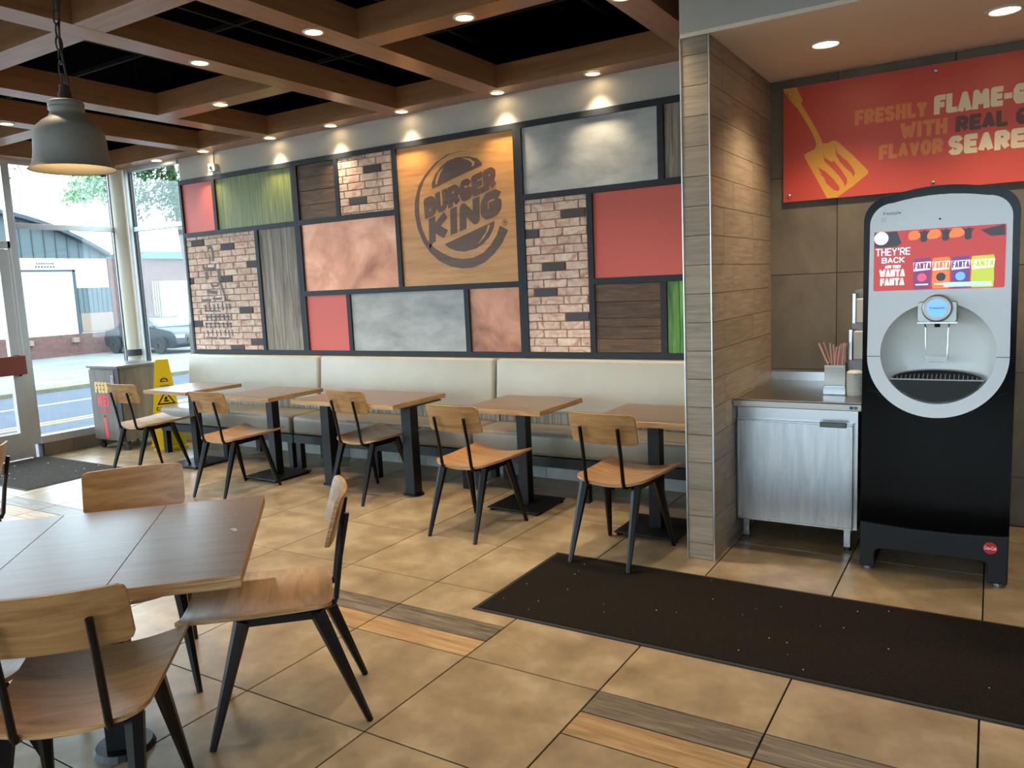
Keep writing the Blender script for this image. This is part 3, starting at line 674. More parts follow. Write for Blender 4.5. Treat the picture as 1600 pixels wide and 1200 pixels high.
c5 = chair(-1.735, 3.965, -3, 'wooden chair with its rear feet on the black mat')
c5.rotation_euler[0] = -.017; c5.location.z = .0032       # rear feet stand on the mat
S2 = .70710678
chair(-2.195, 1.15, 45, 'wooden chair in front of the skewed table, dark seat seen under its backrest')
chair(-2.235, 1.80, 135, 'wooden chair standing side-on at the end of the skewed table')
chair(-2.865, 1.715, 232, 'wooden chair behind the skewed table, only its backrest showing above the top')
chair(-2.705, .97, -45, 'wooden chair tucked under the skewed table, only its pale seat corner showing')
chair(-4.537, 1.70, 135, 'wooden chair cut off by the picture edge beyond the skewed table')

# ------------------------------------------------------------------ tables
def top(par, x0, x1, y0, y1, z, th=.032):
    t = MB().box(x0+.002, x1-.002, y0+.002, y1-.002, z-th, z).build('table_top', 'table_wood', par, bevel=.0015, seg=1)
    MB().box(x0, x1, y0, y0+.002, z-th, z-.001).box(x0, x1, y1-.002, y1, z-th, z-.001).box(x0, x0+.002, y0+.002, y1-.002, z-th, z-.001).box(x1-.002, x1, y0+.002, y1-.002, z-th, z-.001).build('edge_band', 'ply_edge', t)
ZT = .725
def single_table(label, cx, cy):
    R = thing('pedestal_table', label, 'table', (cx, cy, 0), 0, 'single-leg tables')
    top(R, -.305, .305, -.3, .3, ZT)
    MB().box(-.038, .038, -.038, .038, .02, ZT-.04).build('column', 'satin_black', R, bevel=.004)
    MB().box(-.2, .2, -.2, .2, .016, .026).build('base_plate', 'satin_black', R, bevel=.003)
    MB().box(-.16, .16, -.16, .16, ZT-.04, ZT-.032).build('top_plate', 'satin_black', R)
    for sx in (-1, 1):
        for sy in (-1, 1): MB().lathe([(.0, 0), (.018, 0), (.018, .016), (0, .016)], 12, (sx*.175, sy*.175, 0)).build('foot', 'black_metal', R)
single_table('small table by the bin with its top shining from the window', -6.27, 4.505)
single_table('small table between the shining one and the wide two-leg table', -5.15, 4.44)
single_table('small table between the two-leg table and the one touching the partition', -2.72, 4.5)
single_table('small table partly hidden behind the tiled partition', -1.71, 4.36)
R = thing('two_leg_table', 'wide table on two square legs in front of the bench', 'table', (-4.07, 4.42, 0))
top(R, -.51, .51, -.29, .33, ZT)
for x in (-.415, .415):
    lg = MB().box(x-.045, x+.045, -.045, .045, 0, ZT-.04).build('leg', 'satin_black', R, bevel=.004)
    MB().lathe([(0, .012), (.075, .012), (.078, 0), (0, 0)], 20, (x, 0, 0)).build('floor_flange', 'black_metal', lg)
    MB().box(x-.12, x+.12, -.2, .24, ZT-.04, ZT-.032).build('top_plate', 'satin_black', lg)
# the skewed four-seat table in the foreground
rm = Vector((-2.17, 1.745, 0)); u_ = Vector((-S2, -S2, 0))
R = thing('square_table', 'large skewed table with three-strip wooden top and paper scrap', 'table', tuple(rm+u_*.55), math.radians(45))
for a, b in ((-.55, -.185), (-.185, .183), (.183, .55)):
    MB().box(a+.0006, b-.0006, -.462, .462, ZT-.036, ZT).build('top_strip', 'table_wood', R, bevel=.0012, seg=1)
MB().box(-.55, .55, -.464, -.462, ZT-.036, ZT-.001).box(-.55, .55, .462, .464, ZT-.036, ZT-.001).box(.55, .552, -.464, .464, ZT-.036, ZT-.001).box(-.552, -.55, -.464, .464, ZT-.036, ZT-.001).build('edge_band', 'ply_edge', R)
MB().box(.02, .11, -.05, .05, 0, ZT-.045).build('column', 'satin_black', R, bevel=.004)
MB().lathe([(0, .02), (.09, .02), (.1, 0), (0, 0)], 24, (.065, 0, 0)).build('floor_flange', 'black_metal', R)
MB().box(-.2, .33, -.25, .25, ZT-.045, ZT-.036).build('top_plate', 'satin_black', R)
o = MB().tube([(0, 0, .002), (.012, .006, .004), (.026, .004, .003), (.036, -.004, .003), (.03, -.01, .003), (.02, -.006, .003)], .0016, 6).build('paper_scrap', 'paper_white', loc=(-2.235, 1.70, ZT))
tag(o, 'tiny twisted white paper scrap on the skewed table', 'scrap')

# ------------------------------------------------------------------ mats
def floor_mat(name, label, x0, x1, y0, y1, m):
    R = thing(name, label, 'mat', ((x0+x1)/2, (y0+y1)/2, 0)); a, b = (x1-x0)/2, (y1-y0)/2
    MB().cham(-a+.02, a-.02, -b+.02, b-.02, .0005, .009, .002).build('pile', m, R)
    MB().cham(-a, a, -b, -b+.02, .0005, .006, .002).cham(-a, a, b-.02, b, .0005, .006, .002).cham(-a, -a+.02, -b+.02, b-.02, .0005, .006, .002).cham(a-.02, a, -b+.02, b-.02, .0005, .006, .002).build('rubber_edge', 'mat_edge', R)
    return R
floor_mat('runner_mat', 'long black runner mat in front of the drink machine', -2.075, 1.3, 2.887, 3.742, 'mat_black')
floor_mat('entrance_mat', 'dark grey entrance mat in front of the glass door', -8.22, -6.83, 3.232, 4.108, 'mat_grey')
cr = MB()
for k in range(34):
    x, y = random.uniform(-2.0, .9), random.uniform(2.93, 3.7); s = random.uniform(.0008, .002)
    cr.box(x-s, x+s*1.6, y-s, y+s, .009, .009+s)
for k in range(14):
    x, y = random.uniform(-8.0, -7.0), random.uniform(3.3, 4.05); s = random.uniform(.002, .005)
    cr.box(x-s, x+s, y-s, y+s, .009, .009+s)
o = cr.build('crumbs', 'paper_white'); o['kind'] = 'stuff'; tag(o, 'pale crumbs scattered on the two mats', 'crumbs')
# ------------------------------------------------------------------ lamps
def downlight(x, y, z, label, r=.062, power=LAMP_W, cone=112, group='recessed downlights in the beams'):
    R = thing('downlight', label, 'light', (x, y, z), 0, group)
    MB().lathe([(r*.74, -.001), (r*.8, -.006), (r, -.003), (r, 0)], 24).build('trim_ring', 'light_trim', R, smooth=True)
    MB().disc((0, 0, -.0015), r*.76, 'z').build('lens', 'lens', R)
    ld = bpy.data.lights.new('downlight_lamp', 'SPOT'); ld.energy = power; ld.color = (1.0, .80, .54); ld.spot_size = math.radians(cone); ld.spot_blend = 1.0; ld.shadow_soft_size = .045
    lo = bpy.data.objects.new('downlight_lamp', ld); COL.objects.link(lo); lo.parent = R; lo.location = (0, 0, -.02)
for x, y, lab in ((-2.42, 5.14, 'downlight above the grey plaster panel'), (-3.21, 5.14, 'downlight above the burger logo panel'), (-4.13, 5.135, 'downlight above the small brick panel'),
                  (-4.92, 5.135, 'downlight above the dark board panel'), (-5.69, 5.14, 'downlight above the green panel'), (-6.64, 5.14, 'downlight above the red panel'),
                  (-7.39, 5.14, 'downlight above the narrow window')):
    downlight(x, y, HB, lab, power=LAMP_W*.5, cone=84)
for x, y, lab in ((-2.46, 3.64, 'downlight in the cross beam in front of the grey plaster panel'), (-3.24, 3.3, 'downlight in the long beam that runs to the logo panel'), (-4.18, 3.27, 'downlight in the long beam that runs to the small brick panel'),
                  (-4.96, 4.03, 'downlight in the short cross beam in front of the dark board panel'), (-1.66, 3.9, 'downlight in the beam beside the white fascia'), (-6.65, 3.34, 'downlight in the long beam beside the entrance mat')):
    downlight(x, y, HB, lab)
for x, y in ((-3.24, 1.6), (-1.66, 2.2), (-1.66, .3), (-3.24, -.2), (-4.18, 1.2), (-5.68, 1.6), (.6, 1.29), (-5.68, -.6), (-1.66, -1.8)):
    downlight(x, y, HB, 'downlight in an open ceiling beam away from the walls', power=LAMP_W*.45)
for x, lab in ((-.797, 'alcove downlight above the spatula on the sign'), (.008, 'alcove downlight above the drink machine'), (.8, 'alcove downlight past the drink machine')):
    downlight(x, 4.59, AZ, lab, .085, LAMP_W*.9, 118, 'alcove downlights')
# pendant
P = thing('pendant_lamp', 'grey milk-churn pendant lamp on a rusty chain', 'lamp', (-2.8, 1.614, 2.0))
PS = .83
prof = [(a*PS, b*PS) for a, b in [(.172, 0), (.164, .006), (.150, .03), (.143, .07), (.140, .12), (.136, .15), (.122, .178), (.098, .2), (.074, .216), (.066, .23), (.065, .242), (.070, .246), (.070, .256), (.067, .259), (.070, .264), (.070, .276), (.062, .284), (.02, .288)]]
MB().lathe(prof, 40).build('shade', 'pendant_metal', P, smooth=True)
MB().lathe([(max(r-.004, .001), z+.002) for r, z in prof[:9]], 40).build('shade_lining', 'pendant_inner', P, smooth=True)
MB().lathe([(.001, .05), (.025, .055), (.034, .08), (.03, .11), (.015, .14), (.015, .17)], 16).build('bulb', 'bulb', P, smooth=True)
MB().lathe([(.022, .235), (.022, .262), (.016, .27), (.016, .29)], 16).build('socket', 'chain_metal', P, smooth=True)
z = .275; k = 0
while z < 1.3:
    pts = [((.011*math.cos(a) if k % 2 == 0 else 0), (0 if k % 2 == 0 else .011*math.cos(a)), .026*math.sin(a)+.026) for a in [2*PI*i/10 for i in range(10)]]
    pts = pts+[pts[0]]
    piece(('lk', k % 2), lambda: MB().tube(pts, .0035, 6, cap=False), 'chain_link', 'chain_metal', P, (0, 0, z)); z += .043; k += 1
MB().tube([(.006*math.sin(i*.9), .01+.006*math.cos(i*.9), (.235+i*.05)) for i in range(22)], .0045, 6).build('cord', 'chain_metal', P, smooth=True)
# small fixtures on wall and ceiling
S_ = thing('wall_sensor', 'small white sensor box with black lead high on the wall', 'sensor', (-6.61, WY, 2.77))
MB().box(-.05, .045, -.05, -.001, 0, .075).build('housing', 'plastic_white', S_, bevel=.006)
MB().lathe([(.016, -.062), (.016, -.05)], 12, (0, 0, .035), 'y').build('eye', 'plastic_dark', S_)
MB().tube([(.01, -.02, .075), (.012, -.02, .12), (.005, -.012, .185)], .006, 6).build('lead', 'plastic_dark', S_)
D_ = thing('dome_camera', 'black dome security camera under the ceiling by the corner column', 'camera', (-8.13, 5.0, 2.958))
MB().lathe([(.001, -.1), (.03, -.09), (.045, -.06), (.048, -.03)], 16).build('dome', 'plastic_dark', D_, smooth=True); MB().lathe([(.055, -.03), (.055, 0), (.001, 0)], 16).build('base', 'plastic_dark', D_)

# ------------------------------------------------------------------ waste bin and floor sign
B = thing('waste_bin', 'grey wood-laminate waste bin cabinet printed with an arrow', 'bin', (-7.83, 4.58, 0))
bx0, bx1, byd = -.265, .265, .5
MB().box(bx0, bx1, .02, byd, .1, .86).build('body', 'bin_laminate', B)
dr = MB().box(bx0+.006, bx1-.075, 0, .019, .105, .84).build('door', 'bin_laminate', B, bevel=.002)
MB().box(bx0-.012, bx1+.012, -.012, byd+.01, .86, .885).build('top', 'bin_top', B, bevel=.003)
MB().box(-.12, .12, .14, .36, .8852, .8862).build('flap_opening', 'plastic_dark', B)
MB().box(bx1-.07, bx1, .004, .019, .1, .86).build('lock_stile', 'plastic_dark', B)
MB().box(bx1-.045, bx1-.02, .002, .004, .68, .685).build('lock', 'metal_trim', B)
for x in (-.22, .22):
    for y in (.06, byd-.06):
        MB().lathe([(0, -.015), (.035, -.015), (.035, .015), (0, .015)], 14, (x, y, .035), 'y').box(x-.02, x+.02, y-.02, y+.02, .06, .1).build('caster', 'plastic_dark', B)
hd = MB().box(bx1-.118, bx1-.113, -.008, 0, .64, .78).box(bx1-.09, bx1-.085, -.008, 0, .64, .78).box(bx1-.118, bx1-.085, -.008, 0, .78, .786).box(bx1-.118, bx1-.085, -.008, 0, .634, .64).build('handle', 'print_white', dr)
stroke_text(MB(), 'FEED', rect_map(-.17, .60), .235, .115, .028, -.0015, 0, .12).build('lettering', 'print_yellow', dr)
stroke_text(MB(), 'ME!', rect_map(-.14, .455), .20, .125, .03, -.0015, 0, .12).build('lettering', 'print_red', dr)
mb = MB()
for k in range(9): mb.box(-.12+k*.02, -.107+k*.02, -.0012, 0, .405, .422); 
for k in range(7): mb.box(-.11+k*.022, -.095+k*.022, -.0012, 0, .38, .394)
mb.build('fine_print', 'print_red', dr)
MB().prism([(-.055, .345), (-.02, .345), (-.042, .37)][::-1], -.0015, 0).prism([(-.08, .3), (-.0, .3), (-.04, .37)], -.0015, 0).prism([(-.06, .3), (-.02, .3), (-.0, .13), (-.055, .13)], -.0015, 0).build('arrow', 'print_red', dr)

F_ = thing('floor_sign', 'yellow folding wet-floor caution sign beside the bin', 'floor sign', (-7.28, 4.89, 0), math.radians(62))
# local: faces -y
def sign_leaf(s):
    zt, zb = .915, .03; yt, yb = s*.03, s*.15
    def at(x, t, off=0): return (x, yb+(yt-yb)*t+s*off, zb+(zt-zb)*t)
    mb = MB(); w0, w1 = .15, .062
    for off0, off1 in ((0, .006),):
        v = [at(-w0, 0, off0), at(w0, 0, off0), at(w1, 1, off0), at(-w1, 1, off0), at(-w0, 0, off1), at(w0, 0, off1), at(w1, 1, off1), at(-w1, 1, off1)]
        mb.add(v, [(0,1,2,3),(7,6,5,4),(0,4,5,1),(1,5,6,2),(2,6,7,3),(3,7,4,0)])
    o = mb.build('leaf', 'sign_yellow', F_)
    return o, at
o1, at1 = sign_leaf(-1); sign_leaf(1)
MB().box(-.16, .16, -.175, -.135, 0, .035).box(-.16, .16, .135, .175, 0, .035).build('foot_bar', 'sign_yellow', F_, bevel=.006)
MB().box(-.062, .062, -.034, .034, .905, .93).build('hinge', 'sign_yellow', F_, bevel=.006)
def on_leaf(mb2, x0, z0):
    """flat (x,z) shapes laid on the front leaf"""
    mb2.v = [(v[0], -.0075-(.15-.12*((v[2]-.03)/.885))+v[1], v[2]) for v in mb2.v]; return mb2
tri = MB().fill([[(-.09, .47), (.09, .47), (0, .61)], [(-.066, .484), (.066, .484), (0, .586)]], 0); tri.prism([(-.03, .50), (.03, .495), (.02, .51), (-.01, .515)], -.0003, 0).prism([(-.02, .52), (.01, .515), (.015, .545), (-.005, .55)], -.0003, 0)
on_leaf(tri, 0, 0).build('pictogram', 'print_black', o1)
on_leaf(stroke_text(MB(), 'CAUTION', rect_map(-.1, .41), .2, .04, .009, -.0004, 0, .12), 0, 0).build('lettering', 'print_black', o1)
on_leaf(stroke_text(MB(), 'CAUTION', rect_map(-.045, .655), .09, .012, .003, -.0004, 0, .12).fill([circ(0, .70, .04, 16, 0, PI)+[(-.04, .70)], circ(0, .70, .028, 16, 0, PI)[1:-1]], -.0004), 0, 0).build('pictogram', 'print_black', o1)

# ------------------------------------------------------------------ hanging sign in the alcove
sx0, sx1, sz0, sz1, SY = -1.153, 1.32, 1.967, 2.662, 5.215
Sg = thing('menu_sign', 'long red sign with a gold flaming spatula on the alcove wall', 'sign', (0, SY, 0))
MB().box(sx0, sx1, 0, .008, sz0, sz1).build('board', 'sign_red', Sg)
for x in (-1.114, -.315, .484, 1.282):
    for z in (2.005, 2.625):
        MB().lathe([(0, -.012), (.009, -.011), (.012, -.006), (.012, .035)], 14, (x, 0, z), 'y').build('standoff', 'chrome', Sg, smooth=True)
spat = [(-1.151,2.66),(-1.074,2.66),(-1.037,2.575),(-1.046,2.558),(-.965,2.41),(-.93,2.333),(-.921,2.304),(-.89,2.3),(-.859,2.313),(-.833,2.302),(-.751,2.215),(-.661,2.111),(-.661,2.093),(-.741,2.03),(-.835,1.969),(-.892,1.97),(-.951,2.088),(-1.023,2.226),(-1.028,2.245),(-1.014,2.257),(-.965,2.273),(-.956,2.3),(-.965,2.337),(-1.006,2.425),(-1.073,2.54),(-1.087,2.551),(-1.151,2.648)]
f1 = [(-.982,2.216),(-.951,2.167),(-.898,2.128),(-.853,2.078),(-.823,2.034),(-.82,2.015),(-.831,2.007),(-.857,2.019),(-.897,2.06),(-.911,2.098),(-.935,2.122),(-.925,2.122),(-.938,2.147)]
f2 = [(-.92,2.259),(-.907,2.216),(-.861,2.181),(-.858,2.197),(-.815,2.137),(-.78,2.079),(-.777,2.056),(-.788,2.03),(-.805,2.068),(-.827,2.102),(-.871,2.153),(-.907,2.192)]
f3 = [(-.846,2.277),(-.833,2.234),(-.776,2.178),(-.742,2.129),(-.733,2.101),(-.743,2.08),(-.754,2.108),(-.785,2.138),(-.819,2.179),(-.841,2.222)]
sp = plate([spat, f1, f2, f3], -.001, .001, 'spatula_print', 'sign_gold', Sg); sp['label'] = 'gold spatula with three flame cut-outs'
def line(t, x, z, W, H, th, m):
    words = t.split(' '); tw = lambda w_: sum(GW.get(c, 1) for c in w_)+.06*(len(w_)-1); tot = sum(tw(w_) for w_ in words)+.6*(len(words)-1); u = 0
    for w_ in words:
        stroke_text(MB(), w_, rect_map(x+u/tot*W, z), tw(w_)/tot*W, H, th, -.0012, 0, .06).build('lettering', m, Sg); u += tw(w_)+.6
line('FRESHLY', -.738, 2.382, .385, .088, .0235, 'sign_orange'); line('FLAME-GRILLED', -.32, 2.383, .80, .106, .030, 'sign_cream')
line('WITH', -.49, 2.272, .24, .088, .0235, 'sign_orange'); line('REAL GRILL', -.21, 2.272, .57, .087, .0245, 'sign_brown')
line('FLAVOR', -.604, 2.166, .335, .085, .0235, 'sign_orange'); line('SEARED IN', -.243, 2.147, .60, .106, .030, 'sign_cream')

# ------------------------------------------------------------------ steel cabinet
C_ = thing('steel_cabinet', 'stainless steel counter cabinet between partition and drink machine', 'cabinet', (-.91, 4.4, 0))
cx0, cx1 = -.325, .315
MB().box(cx0, cx1, .03, .84, .12, .79).build('body', 'steel', C_)
tp = MB().box(-.327, .345, -.06, .846, .79, .828).build('worktop', 'steel_top', C_, bevel=.004)
MB().box(-.327, .345, -.06, -.045, .828, .836).build('front_lip', 'steel_top', tp, bevel=.003)
MB().box(-.327, .345, .836, .846, .828, .885).build('backsplash', 'steel', C_)
dr = MB().box(cx0+.004, cx1-.02, 0, .029, .125, .712).build('door', 'steel_door', C_)
a, b, c, d = cx0+.004, cx1-.02, .125, .712
MB().box(a, b, -.006, 0, d-.012, d).box(a, b, -.006, 0, c, c+.012).box(a, a+.012, -.006, 0, c+.012, d-.012).box(b-.012, b, -.006, 0, c+.012, d-.012).build('door_rim', 'steel', dr, bevel=.002)
MB().box(b-.165, b-.03, -.022, -.006, d-.022, d+.006).build('handle', 'dark_handle', dr, bevel=.004)
for x in (cx0+.045, cx1-.05):
    for y in (.05, .78):
        lg = MB().box(x-.016, x+.016, y-.016, y+.016, .02, .12).build('leg', 'steel', C_); MB().lathe([(0, 0), (.02, 0), (.02, .02), (0, .02)], 12, (x, y, 0)).build('foot', 'plastic_dark', lg)
MB().box(.285, .303, -.0612, -.06, .80, .816).build('sticker', 'sticker_blue', C_); MB().box(.306, .324, -.0612, -.06, .80, .816).build('sticker', 'sticker_green', C_)
# straw box, straws, lids
SB = thing('straw_box', 'shiny chrome box holding straws on the steel worktop', 'straw holder', (-.75, 4.66, .8285))
MB().box(-.055, .055, -.002, .0, 0, .168).box(-.055, -.053, 0, .075, 0, .168).box(.053, .055, 0, .075, 0, .168).box(-.053, .053, .073, .075, 0, .175).box(-.053, .053, 0, .073, 0, .004).build('box', 'chrome', SB)
MB().box(-.06, .06, -.018, -.003, .002, .045).build('tray', 'steel', SB, bevel=.002); MB().box(-.05, .05, -.004, -.002, .155, .166).build('label_strip', 'plastic_white', SB)
for k, (x, y, dx, dy, L_) in enumerate([(-.04, .02, -.42, 0, .30), (-.03, .05, -.32, .05, .30), (-.02, .03, -.1, 0, .29), (-.012, .055, -.05, .05, .28), (-.005, .02, .12, 0, .27), (.0, .04, .2, .05, .28), (.008, .06, .16, .08, .285), (.012, .02, .1, 0, .275), (.018, .045, .22, .03, .28), (.022, .025, .14, -.02, .285), (.028, .06, .1, .05, .29), (.032, .035, .16, 0, .285), (.037, .015, .08, 0, .28), (.042, .05, .12, .06, .29), (.046, .03, .05, 0, .285)]):
    e = Vector((dx, dy, 1)).normalized()*L_
    p0 = Vector((x*.6, y, .006))
    lim = Vector((max(min(e.x, .3), -.3), e.y, e.z))
    q = Vector((x, y, .17)); d_ = (Vector((dx, dy*.3, 1))).normalized()
    o = MB().tube([p0, q, q+d_*(L_-.17)], .005, 6).build('straw', ('straw_pink', 'straw_red', 'straw_cream', 'straw_pink')[k % 4], loc=(-.75, 4.66, .8285))
    tag(o, 'pink paper-wrapped straw sticking out of the chrome box', 'straw', 'straws in the chrome box')
LO = thing('lid_organizer', 'stepped grey lid organizer beside the drink machine', 'organizer', (-.635, 4.72, .8285))
for a, b, c in ((0, .12, .19), (.12, .24, .39), (.24, .36, .58)):
    MB().box(-.055, .055, a+.002, b, 0, c).build('step', 'organizer_grey', LO, bevel=.003)
for y, z in ((.03, .19), (.15, .39)):
    MB().box(-.055, -.04, y, y+.085, z, z+.17).build('divider', 'steel', LO)
MB().box(-.035, .055, .04, .11, .1905, .35).build('sleeve_stack', 'paper_white', LO, bevel=.006); MB().box(-.04, .05, .16, .23, .3905, .53).build('sleeve_stack', 'paper_white', LO, bevel=.006)
ls = MB().lathe([(0, 0), (.042, 0)]+[(.042+(.003 if k % 2 else 0), .008+k*.008) for k in range(16)]+[(.03, .14), (0, .142)], 24).build('lid_stack', 'lid_white', loc=(-.645, 4.665, .8285))
tag(ls, 'stack of white plastic cup lids beside the chrome straw box', 'lids')
# ------------------------------------------------------------------ drink machine
mx, MY = -.2265, 4.2
DM = thing('drink_machine', 'tall black and white drink dispenser with touch screen and round niche', 'drink machine', (mx, MY, 0))
NX, NZ, NR = .004, 1.112, .243
hw = .322
def arch(w_, z0, zs_, zt, r, n=8):
    """outline: straight sides, big rounded shoulders, gently arched top"""
    out = [(-w_, z0)]
    top_ = []
    for k in range(n+1):
        a = PI-PI/2*k/n; top_.append((-w_+r+r*math.cos(a), zs_-r+r*math.sin(a)))
    mid = [(x, zs_+(zt-zs_)*(1-(x/(w_-r))**2)) for x in [(-1+2*k/8)*(w_-r) for k in range(1, 8)]]
    right = [(-p[0], p[1]) for p in reversed(top_)]
    return out+top_+mid+right+[(w_, z0)]
niche = [(NX+p[0], p[1]) for p in [(NR*math.cos(2*PI*k/56), NZ+NR*math.sin(2*PI*k/56)) for k in range(56)]]
outl = arch(hw, .235, 1.868, 1.897, .115)
D = .74
mb = MB().fill([outl, niche], .004); n = len(outl)
mb.add([(p[0], .004, p[1]) for p in outl]+[(p[0], D, p[1]) for p in outl], [(i, (i+1) % n, (i+1) % n+n, i+n) for i in range(n)]+[tuple(range(n, 2*n))])
mb.build('body', 'gloss_black', DM)
# white fascia with semicircular foot and round opening
wo = arch(.292, 1.1, 1.832, 1.854, .098)[1:-1]
wo = [(-.2985, 1.1)]+wo+[(.2985, 1.1)]+[(NX*0+.2985*math.cos(-PI*k/40), 1.1+.2985*math.sin(-PI*k/40)) for k in range(1, 40)]
fa = plate([wo, niche], -.012, .015, 'fascia', 'machine_white', DM)
for s in (-1, 1):
    xa = .299 if s > 0 else -.299; xb = NX+s*NR
    MB().box(min(xa, xb), max(xa, xb), -.0125, -.0118, 1.0955, 1.0985).build('seam', 'joint_dark', fa)
MB().lathe([(NR, 0), (.238, .05), (.215, .10), (.15, .125), (.001, .13)], 56, (NX, -.008, NZ), 'y').build('niche', 'machine_niche', DM, smooth=True)
# drip tray
ZTY = .984; ch = math.sqrt(NR**2-(NZ-ZTY)**2)-.01
a0 = math.asin((ZTY-NZ)/NR)
seg = [(NX+(NR-.010)*math.cos(a), NZ+(NR-.010)*math.sin(a)) for a in [(-PI-a0)+(PI+2*a0)*k/24 for k in range(25)]]
tr = MB().prism(seg, -.016, .02).build('drip_tray', 'tray_black', DM)
TD, TR = .11, .036                               # tray depth and the rise of its grille towards the back
hp = [(NX+ch*math.cos(PI-PI*k/16), TD*math.sin(PI*k/16)) for k in range(17)]
MB().add([(x, y-.012, ZTY+TR*y/TD) for x, y in hp], [tuple(range(17))]).build('tray_floor', 'black_hole', tr)
gr = MB()
for k in range(21):
    x = NX-ch+ch*2*(k+.5)/21; dy = TD*math.sqrt(max(0, 1-((x-NX)/ch)**2))
    if dy > .02: gr.tube([(x, -.012, ZTY+.003), (x, -.012+dy*.55, ZTY+.003+TR*dy*.55/TD)], .0026, 4)
gr.tube([(x, y-.012, ZTY+.002+TR*y/TD) for x, y in hp], .003, 5)
gr.tube([(NX-ch, -.014, ZTY+.003), (NX, -.016, ZTY+.003), (NX+ch, -.014, ZTY+.003)], .0035, 6).build('grille', 'silver', tr)
# nozzle
nz_ = thing('nozzle', 'x', 'x'); 
for k_ in ('label', 'category'): del nz_[k_]
nz_.parent = DM
MB().prism(rrect(-.082+NX, .082+NX, 1.262, 1.36, .012), -.03, .1).build('housing', 'silver', nz_, bevel=.004)
MB().prism(rrect(-.084+NX, .084+NX, 1.256, 1.264, .003), -.034, .1).build('lip', 'chrome', nz_)
MB().lathe([(.05, -.062), (.058, -.064), (.064, -.058), (.064, -.01)], 40, (NX, 0, 1.329), 'y').build('bezel', 'silver', nz_, smooth=True)
MB().disc((NX, -.0615, 1.329), .051, 'y', 40).build('dial_glass', 'machine_white', nz_)
MB().disc((NX, -.0622, 1.329), .041, 'y', 40).build('dial_screen', 'scr_blue', nz_)
font_text('freestyle', NX-.030, 1.322, .062, .016, -.0628, .01).build('lettering', mat('dial_text', (150, 60, 90), .5), nz_)
MB().lathe([(.012, 1.238), (.012, 1.258)], 16, (NX, .0, 0)).build('spout', 'black_hole', nz_)
MB().tube([(NX-.052, -.004, 1.254), (NX-.047, -.008, 1.235), (NX-.046, -.010, 1.1), (NX-.044, -.010, 1.083), (NX-.03, -.010, 1.076), (NX+.03, -.010, 1.076), (NX+.044, -.010, 1.083), (NX+.046, -.010, 1.1), (NX+.047, -.008, 1.235), (NX+.052, -.004, 1.254)], .0042, 8).build('lever', 'chrome', nz_, smooth=True)
MB().prism(rrect(NX-.046, NX+.046, 1.074, 1.098, .01), -.018, -.006).build('lever_pad', 'silver', nz_)
# screen with its drinks advert
s0, s1, t0, t1 = -.2735, .2685, 1.416, 1.70
Sc = MB().prism(rrect(s0, s1, t0, t1, .008), -.0135, -.0118).build('screen', 'scr_red', DM); Sc['label'] = 'lit touch screen with soft drink advert'
def art(pts, y, m, name='artwork'): return MB().fill([pts], y).build(name, m, Sc)
art([(s0+.002, t1-.075), (s0+.002, t1-.006), (s0+.1, t1-.002), (s0+.12, t1-.06), (s0+.1, t1-.075)], -.0138, 'scr_dark'); art([(s1-.1, t1-.02), (s1-.006, t1-.002), (s1-.003, t1-.05), (s1-.06, t1-.05)], -.0138, 'scr_dark')
for x, w_ in ((-.10, .05), (-.02, .06), (.07, .07)): art(smooth_loop([(x-w_/2, t1-.05), (x-w_/2, t1-.012), (x, t1-.003), (x+w_/2, t1-.008), (x+w_/2, t1-.045)], 1), -.0138, 'scr_orange')
for x in (-.06, .03, .12): art(smooth_loop([(x-.016, t1-.06), (x-.012, t1-.02), (x-.03, t1-.008), (x-.005, t1-.012), (x+.002, t1-.002), (x+.01, t1-.012), (x+.03, t1-.008), (x+.013, t1-.024), (x+.016, t1-.06)], 1), -.0141, 'scr_dark')
art(circ(s0+.032, t1-.032, .031, 28), -.0144, 'scr_white'); MB().fill([circ(s0+.032, t1-.032, .026, 28), circ(s0+.032, t1-.032, .0245, 28)], -.0147).build('artwork', 'scr_teal', Sc)
def stx(t, x, z, W, H, th, m, y=-.0152): stroke_text(MB(), t, rect_map(x, z), W, H, th, y, y+.0003, .1).build('lettering', m, Sc)
stx("THEY'RE", s0+.008, t0+.168, .15, .036, .0055, 'scr_teal'); stx('BACK', s0+.035, t0+.132, .1, .028, .0055, 'scr_teal')
stx('AND', s0+.05, t0+.108, .028, .014, .0042, 'scr_white'); stx('THEY', s0+.083, t0+.108, .036, .014, .0042, 'scr_white'); stx('WANTA', s0+.026, t0+.068, .11, .034, .0085, 'scr_white'); stx('FANTA', s0+.03, t0+.026, .104, .034, .0085, 'scr_white')
for k, (m1, m2) in enumerate((('scr_purple', 'scr_pink'), ('scr_orange', 'scr_dark'), ('scr_violet', 'scr_blue'), ('scr_lime', 'scr_white'))):
    x = s0+.170+k*.079; w_ = .078 if k < 3 else .096
    art([(x+.006, t0+.004), (x+w_-.006, t0+.004), (x+w_-.002, t0+.04), (x+w_-.004, t0+.09), (x+w_, t0+.128), (x+w_-.006, t0+.15), (x+.006, t0+.147), (x, t0+.125), (x+.004, t0+.09), (x+.002, t0+.04)], -.0138, m1, 'drink_pouch')
    art([(x+.004, t0+.088), (x+w_-.004, t0+.094), (x+w_-.002, t0+.132), (x+.002, t0+.129)], -.0141, 'scr_white')
    stx('FANTA' if k == 3 else 'FANTA', x+.004, t0+.098, w_-.008, .030, .0062, m1)
    art(circ(x+w_/2, t0+.058, .020, 16), -.0144, m2 if k < 3 else 'scr_lime')
    art([(x+.012, t0+.022), (x+w_-.012, t0+.022), (x+w_-.012, t0+.028), (x+.012, t0+.028)], -.0144, 'scr_white')
